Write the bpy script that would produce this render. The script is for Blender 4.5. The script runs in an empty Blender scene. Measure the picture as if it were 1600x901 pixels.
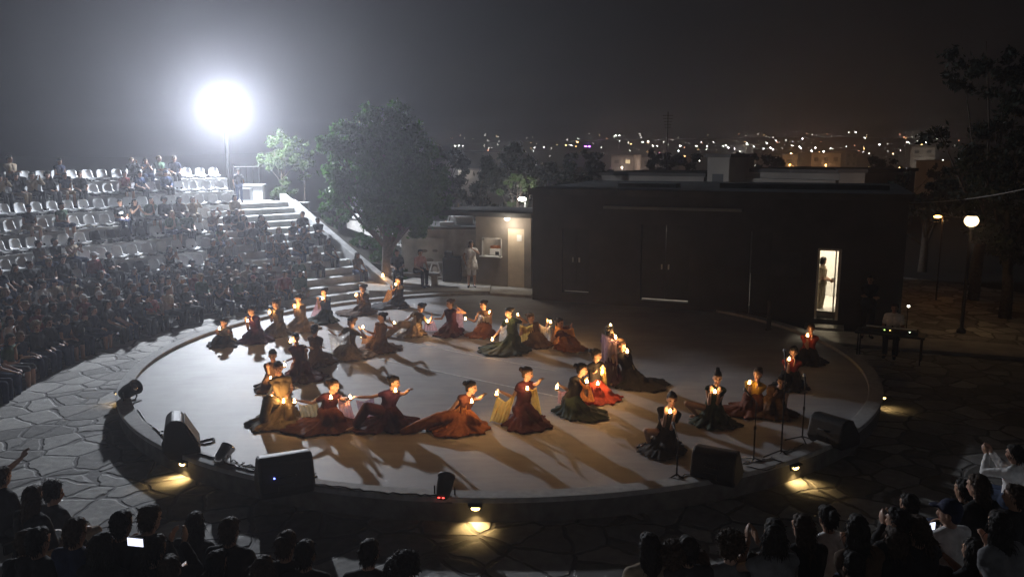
import bpy, math, random
from math import sin, cos, pi, radians, sqrt, atan2, hypot
from mathutils import Vector, Matrix, Quaternion, noise
V = Vector
random.seed(7)
S = bpy.context.scene
COL = S.collection

# ------------------------------------------------------------------ camera
F, TH, ROLL, HC = 1250.0, 0.1686, -0.0033, 4.8
def ray(px, py):
    x, y = (px - 800) / F, -(py - 450.5) / F
    c, s = cos(ROLL), sin(ROLL)
    x, y = c * x - s * y, s * x + c * y
    return V((x, cos(TH) + sin(TH) * y, -sin(TH) + cos(TH) * y))
def gp(px, py, z=0.0):                    # where a sight line meets the level z
    r = ray(px, py); t = (z - HC) / r.z
    return V((t * r.x, t * r.y, z))
def at(px, py, Y):                        # where a sight line reaches the depth Y
    r = ray(px, py); t = Y / r.y
    return V((t * r.x, Y, HC + t * r.z))
cd = bpy.data.cameras.new('camera'); cam = bpy.data.objects.new('camera', cd); COL.objects.link(cam)
cam.location = (0, 0, HC)
cam.rotation_euler = (Matrix.Rotation(pi / 2 - TH, 3, 'X') @ Matrix.Rotation(ROLL, 3, 'Z')).to_euler()
cd.sensor_width = 36; cd.lens = F / 1600 * 36; cd.clip_start = 0.1; cd.clip_end = 6000
S.camera = cam

CX, CY, R0 = -0.25, 18.7, 8.34            # stage centre and radius
PZ = -0.25                                # paving level
def pol(r, deg, z=0.0): return V((CX + r * cos(radians(deg)), CY + r * sin(radians(deg)), z))

# ------------------------------------------------------------------ materials
def newmat(name):
    m = bpy.data.materials.new(name); m.use_nodes = True
    nt = m.node_tree; return m, nt, nt.nodes['Principled BSDF']
def mat(name, c, rough=.7, var=.25, scale=6.0, bump=0.0, metal=0.0, spec=.3, coat=0):
    m, nt, b = newmat(name); N, L = nt.nodes, nt.links
    b.inputs['Roughness'].default_value = rough; b.inputs['Metallic'].default_value = metal
    b.inputs['Specular IOR Level'].default_value = spec
    tc = N.new('ShaderNodeTexCoord'); n = N.new('ShaderNodeTexNoise'); n.inputs['Scale'].default_value = scale
    n.inputs['Detail'].default_value = 5
    L.new(tc.outputs['Object'], n.inputs['Vector'])
    r = N.new('ShaderNodeValToRGB'); r.color_ramp.elements[0].position = .3; r.color_ramp.elements[1].position = .72
    r.color_ramp.elements[0].color = (*[x * (1 - var) for x in c], 1); r.color_ramp.elements[1].color = (*[min(1, x * (1 + var)) for x in c], 1)
    L.new(n.outputs['Fac'], r.inputs['Fac']); L.new(r.outputs['Color'], b.inputs['Base Color'])
    if bump:
        bp = N.new('ShaderNodeBump'); bp.inputs['Strength'].default_value = bump; bp.inputs['Distance'].default_value = .02
        L.new(n.outputs['Fac'], bp.inputs['Height']); L.new(bp.outputs['Normal'], b.inputs['Normal'])
    return m
def emit(name, c, k, samp=False):
    m, nt, b = newmat(name)
    b.inputs['Base Color'].default_value = (*[min(.8, x) for x in c], 1)
    b.inputs['Emission Color'].default_value = (*c, 1); b.inputs['Emission Strength'].default_value = k
    if not samp: m.cycles.emission_sampling = 'NONE'
    return m
def cloth(name, c, tr=.35, alpha=.6):     # thin see-through veil
    m, nt, b = newmat(name); N, L = nt.nodes, nt.links
    out = N['Material Output']
    b.inputs['Base Color'].default_value = (*c, 1); b.inputs['Roughness'].default_value = .8
    t = N.new('ShaderNodeBsdfTranslucent'); t.inputs['Color'].default_value = (*c, 1)
    tp = N.new('ShaderNodeBsdfTransparent')
    m1 = N.new('ShaderNodeMixShader'); m1.inputs['Fac'].default_value = .55
    m2 = N.new('ShaderNodeMixShader')
    tc = N.new('ShaderNodeTexCoord'); n = N.new('ShaderNodeTexNoise'); n.inputs['Scale'].default_value = 9
    L.new(tc.outputs['Object'], n.inputs['Vector'])
    mr = N.new('ShaderNodeMapRange'); mr.inputs['From Min'].default_value = .3; mr.inputs['From Max'].default_value = .7
    mr.inputs['To Min'].default_value = alpha - .15; mr.inputs['To Max'].default_value = min(1, alpha + .15)
    L.new(n.outputs['Fac'], mr.inputs['Value']); L.new(mr.outputs['Result'], m2.inputs['Fac'])
    L.new(b.outputs['BSDF'], m1.inputs[1]); L.new(t.outputs['BSDF'], m1.inputs[2])
    L.new(tp.outputs['BSDF'], m2.inputs[1]); L.new(m1.outputs['Shader'], m2.inputs[2])
    L.new(m2.outputs['Shader'], out.inputs['Surface'])
    return m

def stage_mat():
    m, nt, b = newmat('stage_concrete'); N, L = nt.nodes, nt.links
    tc = N.new('ShaderNodeTexCoord')
    a = N.new('ShaderNodeTexNoise'); a.inputs['Scale'].default_value = .55; a.inputs['Detail'].default_value = 8; a.inputs['Roughness'].default_value = .62
    f = N.new('ShaderNodeTexNoise'); f.inputs['Scale'].default_value = 40; f.inputs['Detail'].default_value = 4
    s = N.new('ShaderNodeTexNoise'); s.inputs['Scale'].default_value = 3.0; s.inputs['Detail'].default_value = 6
    mp = N.new('ShaderNodeMapping'); mp.inputs['Scale'].default_value = (.35, 2.2, 1); mp.inputs['Rotation'].default_value = (0, 0, .35)
    L.new(tc.outputs['Object'], a.inputs['Vector']); L.new(tc.outputs['Object'], f.inputs['Vector'])
    L.new(tc.outputs['Object'], mp.inputs['Vector']); L.new(mp.outputs['Vector'], s.inputs['Vector'])
    r = N.new('ShaderNodeValToRGB'); r.color_ramp.elements[0].position = .3; r.color_ramp.elements[1].position = .7
    r.color_ramp.elements[0].color = (.21, .21, .22, 1); r.color_ramp.elements[1].color = (.345, .345, .352, 1)
    L.new(a.outputs['Fac'], r.inputs['Fac'])
    r2 = N.new('ShaderNodeValToRGB'); r2.color_ramp.elements[0].position = .35; r2.color_ramp.elements[1].position = .62
    r2.color_ramp.elements[0].color = (.88, .88, .88, 1); r2.color_ramp.elements[1].color = (1, 1, 1, 1)
    L.new(s.outputs['Fac'], r2.inputs['Fac'])
    mx = N.new('ShaderNodeMix'); mx.data_type = 'RGBA'; mx.blend_type = 'MULTIPLY'; mx.inputs[0].default_value = .9
    L.new(r.outputs['Color'], mx.inputs[6]); L.new(r2.outputs['Color'], mx.inputs[7])
    L.new(mx.outputs[2], b.inputs['Base Color'])
    b.inputs['Roughness'].default_value = .62; b.inputs['Specular IOR Level'].default_value = .35
    bp = N.new('ShaderNodeBump'); bp.inputs['Strength'].default_value = .25; bp.inputs['Distance'].default_value = .01
    L.new(f.outputs['Fac'], bp.inputs['Height']); L.new(bp.outputs['Normal'], b.inputs['Normal'])
    return m
def paving_mat():
    m, nt, b = newmat('crazy_paving'); N, L = nt.nodes, nt.links
    tc = N.new('ShaderNodeTexCoord')
    w = N.new('ShaderNodeTexNoise'); w.inputs['Scale'].default_value = 1.3; w.inputs['Detail'].default_value = 3
    L.new(tc.outputs['Object'], w.inputs['Vector'])
    mxv = N.new('ShaderNodeMix'); mxv.data_type = 'VECTOR'; mxv.inputs[0].default_value = .22
    L.new(tc.outputs['Object'], mxv.inputs[4]); L.new(w.outputs['Color'], mxv.inputs[5])
    v = N.new('ShaderNodeTexVoronoi'); v.feature = 'DISTANCE_TO_EDGE'; v.inputs['Scale'].default_value = 2.1
    v2 = N.new('ShaderNodeTexVoronoi'); v2.inputs['Scale'].default_value = 2.1
    L.new(mxv.outputs[1], v.inputs['Vector']); L.new(mxv.outputs[1], v2.inputs['Vector'])
    bw = N.new('ShaderNodeRGBToBW'); L.new(v2.outputs['Color'], bw.inputs[0])
    r = N.new('ShaderNodeValToRGB'); r.color_ramp.elements[0].position = .2; r.color_ramp.elements[1].position = .85
    r.color_ramp.elements[0].color = (.12, .115, .105, 1); r.color_ramp.elements[1].color = (.36, .35, .33, 1)
    L.new(bw.outputs[0], r.inputs['Fac'])
    n = N.new('ShaderNodeTexNoise'); n.inputs['Scale'].default_value = 7; n.inputs['Detail'].default_value = 7
    L.new(tc.outputs['Object'], n.inputs['Vector'])
    mul = N.new('ShaderNodeMix'); mul.data_type = 'RGBA'; mul.blend_type = 'OVERLAY'; mul.inputs[0].default_value = .5
    L.new(r.outputs['Color'], mul.inputs[6]); L.new(n.outputs['Fac'], mul.inputs[7])
    jr = N.new('ShaderNodeMapRange'); jr.inputs['From Min'].default_value = .025; jr.inputs['From Max'].default_value = .06
    n3 = N.new('ShaderNodeTexNoise'); n3.inputs['Scale'].default_value = 9
    L.new(tc.outputs['Object'], n3.inputs['Vector'])
    ad = N.new('ShaderNodeMath'); ad.operation = 'MULTIPLY_ADD'; ad.inputs[1].default_value = -.05; 
    L.new(n3.outputs['Fac'], ad.inputs[0]); L.new(v.outputs['Distance'], ad.inputs[2])
    ad2 = N.new('ShaderNodeMath'); ad2.operation = 'ADD'; ad2.inputs[1].default_value = .025; L.new(ad.outputs[0], ad2.inputs[0])
    L.new(ad2.outputs[0], jr.inputs['Value'])
    mj = N.new('ShaderNodeMix'); mj.data_type = 'RGBA'; mj.inputs[6].default_value = (.095, .09, .085, 1)
    L.new(jr.outputs['Result'], mj.inputs[0]); L.new(mul.outputs[2], mj.inputs[7])
    L.new(mj.outputs[2], b.inputs['Base Color']); b.inputs['Roughness'].default_value = .8
    bp = N.new('ShaderNodeBump'); bp.inputs['Strength'].default_value = .8; bp.inputs['Distance'].default_value = .03
    hh = N.new('ShaderNodeMath'); hh.operation = 'MULTIPLY_ADD'; hh.inputs[1].default_value = .5
    L.new(n.outputs['Fac'], hh.inputs[0]); L.new(jr.outputs['Result'], hh.inputs[2])
    L.new(hh.outputs[0], bp.inputs['Height']); L.new(bp.outputs['Normal'], b.inputs['Normal'])
    return m
def leaf_mat(name, c, var, scale):
    m = mat(name, c, .6, var, scale); nt = m.node_tree; b = nt.nodes['Principled BSDF']; src = b.inputs['Base Color'].links[0].from_socket
    t = nt.nodes.new('ShaderNodeBsdfTranslucent'); mx = nt.nodes.new('ShaderNodeMixShader'); mx.inputs[0].default_value = .4
    nt.links.new(src, t.inputs['Color']); nt.links.new(b.outputs['BSDF'], mx.inputs[1]); nt.links.new(t.outputs['BSDF'], mx.inputs[2]); nt.links.new(mx.outputs['Shader'], nt.nodes['Material Output'].inputs['Surface'])
    return m
M = dict(
    stage=stage_mat(), paving=paving_mat(),
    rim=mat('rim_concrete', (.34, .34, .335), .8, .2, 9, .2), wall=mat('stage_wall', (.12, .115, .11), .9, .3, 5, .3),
    line=mat('floor_line', (.62, .62, .6), .7, .25, 12),
    tier=mat('tier_concrete', (.45, .45, .45), .85, .22, 3, .25), step=mat('step_concrete', (.5, .5, .49), .85, .2, 4, .2),
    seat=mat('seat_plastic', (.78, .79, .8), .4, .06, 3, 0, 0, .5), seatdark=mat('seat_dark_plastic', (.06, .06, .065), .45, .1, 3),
    earth=mat('dry_earth', (.05, .045, .035), .95, .4, .5, .4), ground2=mat('terrace_concrete', (.34, .32, .29), .85, .25, 3, .3),
    white=mat('white_paint', (.78, .78, .77), .7, .08, 4, .1), dirtywhite=mat('worn_white_paint', (.5, .48, .45), .8, .25, 2.5, .15),
    plaster=mat('dark_plaster', (.045, .042, .041), .9, .2, 1.6, .3), booth=mat('booth_plaster', (.2, .175, .15), .9, .25, 1.5, .25),
    cream=mat('cream_door_paint', (.5, .42, .32), .6, .15, 3), roof=mat('roof_felt', (.05, .05, .05), .95, .3, 2, .3),
    slab=mat('roof_slab', (.16, .16, .155), .9, .2, 2), door=mat('door_paint', (.026, .026, .027), .6, .2, 3),
    black=mat('black_plastic', (.012, .012, .013), .58, .15, 30, .15), blackmetal=mat('black_metal', (.02, .02, .02), .35, .15, 8, 0, .6, .5),
    grille=mat('speaker_grille', (.02, .02, .022), .5, .5, 90, .5, .3), chrome=mat('chrome', (.75, .75, .76), .18, .05, 3, 0, 1, .5),
    steel=mat('galvanised_steel', (.38, .39, .4), .45, .15, 10, 0, .8), rail=mat('pale_rail_paint', (.6, .6, .6), .5, .1, 8),
    cable=mat('rubber_cable', (.012, .012, .012), .5, .1, 20), bark=mat('tree_bark', (.09, .07, .055), .95, .35, 14, .8),
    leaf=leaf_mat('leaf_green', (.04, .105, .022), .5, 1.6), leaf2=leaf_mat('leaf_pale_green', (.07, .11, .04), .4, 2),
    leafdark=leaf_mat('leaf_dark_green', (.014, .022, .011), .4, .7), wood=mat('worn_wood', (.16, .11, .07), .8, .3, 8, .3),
    board=mat('panel_face', (.42, .41, .38), .8, .3, 2.2), paper=mat('paper', (.7, .7, .68), .8, .05, 5),
    wax=mat('frosted_glass_cup', (.5, .35, .2), .4, .1, 10), city=mat('city_render', (.3, .27, .24), .9, .25, .3), citydark=mat('city_trim', (.1, .09, .085), .9, .2, .4),
    cityland=mat('city_ground', (.03, .03, .028), 1, .5, .02), fur=mat('desk_black', (.02, .02, .02), .5, .2, 6),
    hair1=mat('hair_black', (.012, .01, .009), .75, .4, 40, .6), hair2=mat('hair_brown', (.045, .028, .018), .75, .4, 40, .6), hair3=mat('hair_fair', (.2, .14, .08), .75, .35, 40, .6),
    skin=mat('skin', (.42, .26, .19), .55, .1, 9), skin2=mat('skin_tanned', (.32, .19, .13), .55, .1, 9), eye=mat('eye_dark', (.02, .016, .014), .25, .1, 9), lip=mat('lip', (.3, .1, .09), .45, .1, 9),
)
CLOTH = {}
for nm, c in {'black': (.015, .015, .017), 'charcoal': (.04, .04, .043), 'navy': (.018, .025, .06), 'grey': (.16, .16, .165), 'white': (.72, .72, .72),
              'red': (.19, .022, .022), 'blue': (.03, .055, .13), 'denim': (.045, .065, .12), 'beige': (.3, .24, .17), 'brown': (.09, .055, .035),
              'green': (.04, .085, .045), 'maroon': (.055, .011, .018), 'olive': (.13, .105, .06), 'orange': (.24, .085, .025), 'rust': (.1, .034, .02),
              'purple': (.07, .022, .06), 'pink': (.38, .2, .19), 'bottle green': (.014, .03, .02), 'yellow': (.55, .36, .06), 'brick': (.28, .035, .02)}.items():
    CLOTH[nm] = mat('fabric_' + nm.replace(' ', '_'), c, .9, .2, 14, .35)
VEIL = {'yellow': cloth('veil_yellow', (.8, .62, .22), alpha=.8), 'white': cloth('veil_white', (.75, .73, .7), alpha=.5), 'pink': cloth('veil_pink', (.7, .42, .42), alpha=.62),
        'lilac': cloth('veil_lilac', (.45, .34, .42), alpha=.75), 'orange': cloth('veil_orange', (.75, .36, .1), alpha=.75), 'olive': cloth('veil_olive', (.5, .42, .25), alpha=.7)}

# ------------------------------------------------------------------ mesh helpers
class MB:
    def __init__(s): s.v = []; s.f = []; s.m = []
    def add(s, vs, fs, mi=0):
        o = len(s.v); s.v += [tuple(v) for v in vs]; s.f += [tuple(i + o for i in f) for f in fs]; s.m += [mi] * len(fs); return s
    def hexa(s, p, mi=0):      # 8 points: bottom ring 0-3 then top ring 4-7
        return s.add(p, [(3, 2, 1, 0), (4, 5, 6, 7), (0, 1, 5, 4), (1, 2, 6, 5), (2, 3, 7, 6), (3, 0, 4, 7)], mi)
    def box(s, c, d, rz=0, mi=0, M4=None):
        ps = []
        for z in (-.5, .5):
            for x, y in ((-.5, -.5), (.5, -.5), (.5, .5), (-.5, .5)):
                p = V((x * d[0], y * d[1], z * d[2]))
                if M4: p = M4 @ p
                elif rz: p = Matrix.Rotation(rz, 3, 'Z') @ p
                ps.append(p + V(c))
        return s.hexa(ps, mi)
    def loft(s, rings, cap=True, mi=0, closed=True):
        n = len(rings[0]); vs = [p for r in rings for p in r]; fs = []
        for i in range(len(rings) - 1):
            for j in range(n if closed else n - 1):
                a, b = i * n + j, i * n + (j + 1) % n
                fs.append((a, b, b + n, a + n))
        if cap: fs.append(tuple(range(n - 1, -1, -1))); fs.append(tuple((len(rings) - 1) * n + j for j in range(n)))
        return s.add(vs, fs, mi)
    def tube(s, pts, r, n=8, mi=0):
        pts = [V(p) for p in pts]; rings = []; rr = r if isinstance(r, (list, tuple)) else [r] * len(pts)
        up = None
        for i, p in enumerate(pts):
            t = (pts[min(i + 1, len(pts) - 1)] - pts[max(i - 1, 0)]).normalized()
            if up is None: up = t.orthogonal().normalized()
            a = (up - t * up.dot(t)); a = a.normalized() if a.length > 1e-4 else t.orthogonal().normalized(); up = a; b = t.cross(a)
            rings.append([p + (a * cos(2 * pi * k / n) + b * sin(2 * pi * k / n)) * rr[i] for k in range(n)])
        return s.loft(rings, True, mi)
    def cap(s, a, b, r0, r1=None, n=10, h=3, mi=0):   # tapered capsule
        a, b = V(a), V(b); r1 = r0 if r1 is None else r1
        t = b - a; t = t.normalized() if t.length > 1e-5 else V((0, 0, 1)); x = t.orthogonal().normalized(); y = t.cross(x)
        rings = []
        for k in range(h, 0, -1):
            q = k / (h + .35) * pi / 2; rings.append((a - t * r0 * sin(q), r0 * cos(q)))
        rings.append((a, r0)); rings.append((b, r1))
        for k in range(1, h + 1):
            q = k / (h + .35) * pi / 2; rings.append((b + t * r1 * sin(q), r1 * cos(q)))
        return s.loft([[c + (x * cos(2 * pi * j / n) + y * sin(2 * pi * j / n)) * r for j in range(n)] for c, r in rings], True, mi)
    def ell(s, c, rad, ax=None, n=14, h=9, mi=0):
        c = V(c); ax = ax or (V((1, 0, 0)), V((0, 1, 0)), V((0, 0, 1)))
        rings = []
        for i in range(1, h):
            q = -pi / 2 + pi * i / h
            rings.append([c + ax[0] * (rad[0] * cos(q) * cos(2 * pi * j / n)) + ax[1] * (rad[1] * cos(q) * sin(2 * pi * j / n)) + ax[2] * (rad[2] * sin(q)) for j in range(n)])
        return s.loft(rings, True, mi)
    def lathe(s, c, prof, n=20, mi=0):
        c = V(c); return s.loft([[c + V((r * cos(2 * pi * j / n), r * sin(2 * pi * j / n), z)) for j in range(n)] for r, z in prof], True, mi)
    def mesh(s, name):
        me = bpy.data.meshes.new(name); me.from_pydata(s.v, [], s.f)
        me.polygons.foreach_set('material_index', s.m); me.validate(); me.update(); return me
    def build(s, name, mats, parent=None, smooth=False, bevel=0.0, loc=None):
        return link(name, s.mesh(name), mats, parent, smooth, bevel, loc)
def link(name, me, mats, parent=None, smooth=False, bevel=0.0, loc=None):
    if not isinstance(mats, (list, tuple)): mats = [mats]
    if not me.materials:
        for m in mats: me.materials.append(m)
    if smooth: me.polygons.foreach_set('use_smooth', [True] * len(me.polygons))
    o = bpy.data.objects.new(name, me); COL.objects.link(o)
    if loc is not None: o.location = loc
    if parent: o.parent = parent
    if bevel:
        b = o.modifiers.new('bevel', 'BEVEL'); b.width = bevel; b.segments = 2; b.limit_method = 'ANGLE'
    return o
def tag(o, label, cat, group=None):
    o['label'] = label; o['category'] = cat
    if group: o['group'] = group
    return o
def struct(o, kind='structure'): o['kind'] = kind; return o
def empty(name, loc, label, cat, group=None, rz=0):
    o = bpy.data.objects.new(name, None); COL.objects.link(o); o.location = loc; o.rotation_euler = (0, 0, rz); o.empty_display_size = .2
    return tag(o, label, cat, group)
KIDS = {}
def kids(o):
    return [c for c in bpy.data.objects if c.parent == o] if o.name not in KIDS else KIDS[o.name]
def dup(root, loc, rz=0, label=None, group=None, ks=None):
    r = root.copy(); COL.objects.link(r); r.location = loc; r.rotation_euler = (0, 0, rz)
    if label: r['label'] = label
    if group: r['group'] = group
    out = []
    for ch, gs in (ks or []):
        c = ch.copy(); COL.objects.link(c); c.parent = r; out.append(c)
        for g_ in gs:
            d = g_.copy(); COL.objects.link(d); d.parent = c; out.append(d)
    return r, out
def remesh(mb, voxel, smooth=2):
    me = mb.mesh('tmp'); o = bpy.data.objects.new('tmp', me); COL.objects.link(o)
    m = o.modifiers.new('r', 'REMESH'); m.mode = 'VOXEL'; m.voxel_size = voxel
    if smooth:
        s = o.modifiers.new('s', 'SMOOTH'); s.factor = .5; s.iterations = smooth
    dg = bpy.context.evaluated_depsgraph_get(); dg.update()
    res = bpy.data.meshes.new_from_object(o.evaluated_get(dg))
    bpy.data.objects.remove(o); bpy.data.meshes.remove(me)
    res.polygons.foreach_set('use_smooth', [True] * len(res.polygons))
    return res
def light(name, kind, loc, power, color, size=.05, parent=None, target=None, **kw):
    l = bpy.data.lights.new(name, kind); l.energy = power; l.color = color
    if kind in ('POINT', 'SPOT'): l.shadow_soft_size = size
    for k, v in kw.items(): setattr(l, k, v)
    o = bpy.data.objects.new(name, l); COL.objects.link(o); o.location = loc
    if target is not None: o.rotation_euler = (V(target) - V(loc)).to_track_quat('-Z', 'Y').to_euler()
    if parent: o.parent = parent
    return o
ORD = ['', 'first', 'second', 'third', 'fourth', 'fifth', 'sixth', 'seventh', 'eighth', 'ninth', 'tenth', 'eleventh', 'twelfth', 'thirteenth', 'fourteenth', 'fifteenth', 'sixteenth', 'seventeenth', 'eighteenth', 'nineteenth', 'twentieth']
ORD += ['twenty-' + x for x in ORD[1:10]] + ['thirtieth'] + ['thirty-' + x for x in ORD[1:10]] + ['fortieth'] + ['forty-' + x for x in ORD[1:10]] + ['fiftieth']

#@@PART ground
# ------------------------------------------------------------------ ground, paving, stage
def terrain_h(x, y):
    d = hypot(x, y - 15)
    if d < 55: h = -.32
    elif d < 150: t = (d - 55) / 95; t = t * t * (3 - 2 * t); h = -.32 - 15 * t
    else: h = -15.3
    if d > 180:
        t = min(1, (d - 180) / 450); h += 36 * t * t * (3 - 2 * t) * (.75 + .5 * noise.noise(V((x * .0016, y * .0016, 3))))
    if d > 120: h += 2.0 * noise.noise(V((x * .01, y * .01, 0))) * min(1, (d - 120) / 100)
    return h
def build_ground():
    mb = MB(); rs = [0, 10, 20, 30, 40, 50, 60, 75, 90, 110, 130, 150, 180, 220, 270, 330, 400, 450, 500, 560, 630, 700, 780, 860]
    n = 96; rings = []
    for r in rs[1:]:
        rings.append([V((r * cos(2 * pi * j / n), 15 + r * sin(2 * pi * j / n), terrain_h(r * cos(2 * pi * j / n), 15 + r * sin(2 * pi * j / n)))) for j in range(n)])
    mb.loft(rings, False); c = len(mb.v); mb.v.append((0, 15, -.32))
    for j in range(n): mb.f.append((c, j, (j + 1) % n)); mb.m.append(0)
    struct(mb.build('ground', M['cityland'], smooth=True))
    def annulus(r0, r1, z0, z1, a0=0, a1=360, n=160):
        pr = []
        full = (a1 - a0) >= 360
        for k in range(n + (0 if full else 1)):
            a = a0 + (a1 - a0) * k / n
            pr.append([pol(r0, a, z0), pol(r1, a, z0), pol(r1, a, z1), pol(r0, a, z1)])
        m = MB()
        if full: pr.append(pr[0])
        m.loft(pr, not full); return m
    o = annulus(R0 - .2, 21, PZ - .2, PZ, n=128).build('stone_paving', M['paving']); struct(o)
    # stage: drum wall, floor, raised kerb
    m = MB(); n = 192
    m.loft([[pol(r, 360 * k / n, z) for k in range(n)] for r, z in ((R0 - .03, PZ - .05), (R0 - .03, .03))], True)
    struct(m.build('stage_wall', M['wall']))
    m = MB(); m.loft([[pol(R0 - .06, 360 * k / n, z) for k in range(n)] for z in (-.02, .034)], True)
    # floor at z ~ 0.034 is inside the kerb
    fl = struct(m.build('stage_floor', M['stage']))
    struct(annulus(R0 - .27, R0, .036, .115, n=192).build('stage_kerb', M['rim'], bevel=.012))
    # long pale line ruled across the floor and a fainter one behind it
    def line(p, q, w, nm):
        d = (q - p).normalized(); s = V((-d.y, d.x, 0)) * w / 2
        m = MB(); a = [p - s, q - s, q + s, p + s]
        m.hexa([V((v.x, v.y, .0345)) for v in a] + [V((v.x, v.y, .039)) for v in a]); m.build(nm, M['line'], fl)
    a, b = gp(600, 562, .04), gp(795, 603, .04); d = b - a
    line(a - d * .85, b + d * .55, .05, 'floor_line')
    a, b = gp(650, 537, .04), gp(800, 566, .04); d = b - a
    line(a - d * .3, b + d * .4, .025, 'floor_line')
build_ground()
FZ = .034    # stage floor level

#@@PART stand
# ------------------------------------------------------------------ grandstand on the left
DR, DZ = .72, .50
ROWR = [0] + [18.75 - DR * k for k in range(8)]; ROWZ = [0] + [3.77 - DZ * k for k in range(8)]
A0, A1 = 128.0, 210.0
def build_stand():
    prof = [(ROWR[8], PZ - .05)]
    for k in range(8, 0, -1):
        prof.append((ROWR[k], ROWZ[k])); prof.append((ROWR[k - 1] if k > 1 else ROWR[1] + 1.1, ROWZ[k]))
        if k > 1: prof[-1] = (ROWR[k - 1], ROWZ[k])
    prof.append((ROWR[1] + 1.1, PZ - .05))
    m = MB(); n = 110
    m.loft([[pol(r, A0 + (A1 - A0) * k / n, z) for r, z in prof] for k in range(n + 1)], True)
    g = empty('grandstand', pol(16, 165, PZ), 'curved pale concrete grandstand of eight seat tiers left of the stage', 'grandstand')
    def loc(o): o.parent = g; o.location = -g.location; return o
    loc(m.build('tier', M['tier'], bevel=.015))
    # nosing strips along each tread edge
    for k in range(1, 9):
        mm = MB(); pts = [[pol(ROWR[k] + a, A0 + (A1 - A0) * j / n, ROWZ[k] + b) for a, b in ((-.03, -.07), (.12, -.07), (.12, .006), (-.03, .006))] for j in range(n + 1)]
        mm.loft(pts, True); loc(mm.build('nosing', M['step']))
    # ---- low seating bank round the near side
    m = MB(); n = 90
    pr = [(10.9, PZ - .05), (10.9, -.1)] + [(10.9 + .4 * j, .44 * (.4 * j) - .1 + (.0)) for j in range(1, 20)] + [(20, 3.3), (20, PZ - .05)]
    st = [(10.9, PZ - .05)]
    for j in range(19):
        r = 10.9 + .42 * j; z = -.08 + .185 * j
        st += [(r, z), (r + .42, z)]
    st += [(20.5, st[-1][1]), (20.5, PZ - .05)]
    m.loft([[pol(r, 222 + 118 * k / n, z) for r, z in st] for k in range(n + 1)], True)
    tag(m.build('seating_bank', M['tier']), 'dark stepped seating bank under the spectators along the bottom edge', 'seating bank')
build_stand()
# stairs
ST_B, ST_T = V((-5.4, 27.7, PZ)), V((-10.55, 33.6, 2.77))
ST_D = (ST_T - ST_B); ST_D.z = 0; ST_L = ST_D.length; ST_D.normalize(); ST_S = V((ST_D.y, -ST_D.x, 0))   # S: towards screen right
NST = 14
def build_stairs():
    g = empty('staircase', ST_B, 'broad pale concrete staircase beside the grandstand, dark figures seated on it', 'staircase')
    def loc(o): o.parent = g; o.location = -V(ST_B); return o
    m = MB(); W0, W1 = -2.6, 1.0
    prof = [(-.3, PZ - .05)]
    for k in range(NST):
        x = ST_L * k / NST; z = PZ + (ST_T.z - PZ) * (k + 1) / NST
        prof += [(x, z), (x + ST_L / NST, z)]
    prof[0] = (0, PZ - .05)
    prof += [(ST_L + 3.0, ST_T.z), (ST_L + 3.0, PZ - .05)]
    m.loft([[ST_B * 1 + ST_D * x + ST_S * w + V((0, 0, z - PZ)) for x, z in prof] for w in (W0, W1)], True)
    loc(m.build('step', M['step'], bevel=.02))
    # sloping side wall with a broad cap, then a plain bank behind it
    def slope(w0, w1, lo0, lo1, h0, h1, nm, mt):
        m = MB(); x0 = -.5 if w0 < 1.2 else 1.1; B, T = ST_B + ST_D * x0, ST_T + ST_D * .2
        z0, z1 = PZ + h0 + max(0, x0) * .38, ST_T.z + h1
        ps = [B + ST_S * w0, B + ST_S * w1, T + ST_S * w1, T + ST_S * w0]
        lo = [V((p.x, p.y, PZ - .1)) for p in ps]; hi = [V((p.x, p.y, z)) for p, z in zip(ps, (z0, z0, z1, z1))]
        m.hexa(lo + hi); return loc(m.build(nm, mt, bevel=.02))
    slope(1.003, 1.28, 0, 0, .42, .32, 'side_wall', M['tier'])
    slope(1.283, 1.7, 0, 0, .18, .05, 'bank_slab', M['tier'])
build_stairs()

# plastic bucket seat (front of the seat points to local -Y)
def seat_mesh():
    m = MB(); n = 14; rings = []
    prof = [(-.20, .07, .17), (-.21, .10, .19), (-.12, .085, .2), (.02, .08, .2), (.12, .10, .2), (.17, .17, .2), (.2, .28, .195), (.225, .38, .18), (.235, .42, .15), (.24, .435, .1)]
    top = []; bot = []
    for y, z, w in prof:
        top.append([V((w * (2 * j / n - 1), y - .03 * (2 * j / n - 1) ** 2 * (1 if z > .15 else 0), z + (.05 * abs(2 * j / n - 1) ** 3 if z < .15 else 0))) for j in range(n + 1)])
    th = V((0, .012, -.014))
    rings = [r + [p + th for p in reversed(r)] for r in top]
    m.loft(rings, True); return m
SEAT_P = empty('stadium_seat', (0, 0, -50), 'x', 'seat', 'plastic seats on the tiers')
SHELL = seat_mesh().build('shell', M['seat'], SEAT_P, smooth=True)
_f = MB(); _f.box((0, .0, .032), (.05, .28, .06)); _f.box((.12, 0, .04), (.03, .26, .075)); _f.box((-.12, 0, .04), (.03, .26, .075))
FRAME = _f.build('bracket', M['steel'], SEAT_P)
SHELL.active_material_index = 0
def objmat(o, mtl, i=0):
    o.material_slots[i].link = 'OBJECT'; o.material_slots[i].material = mtl

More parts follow.
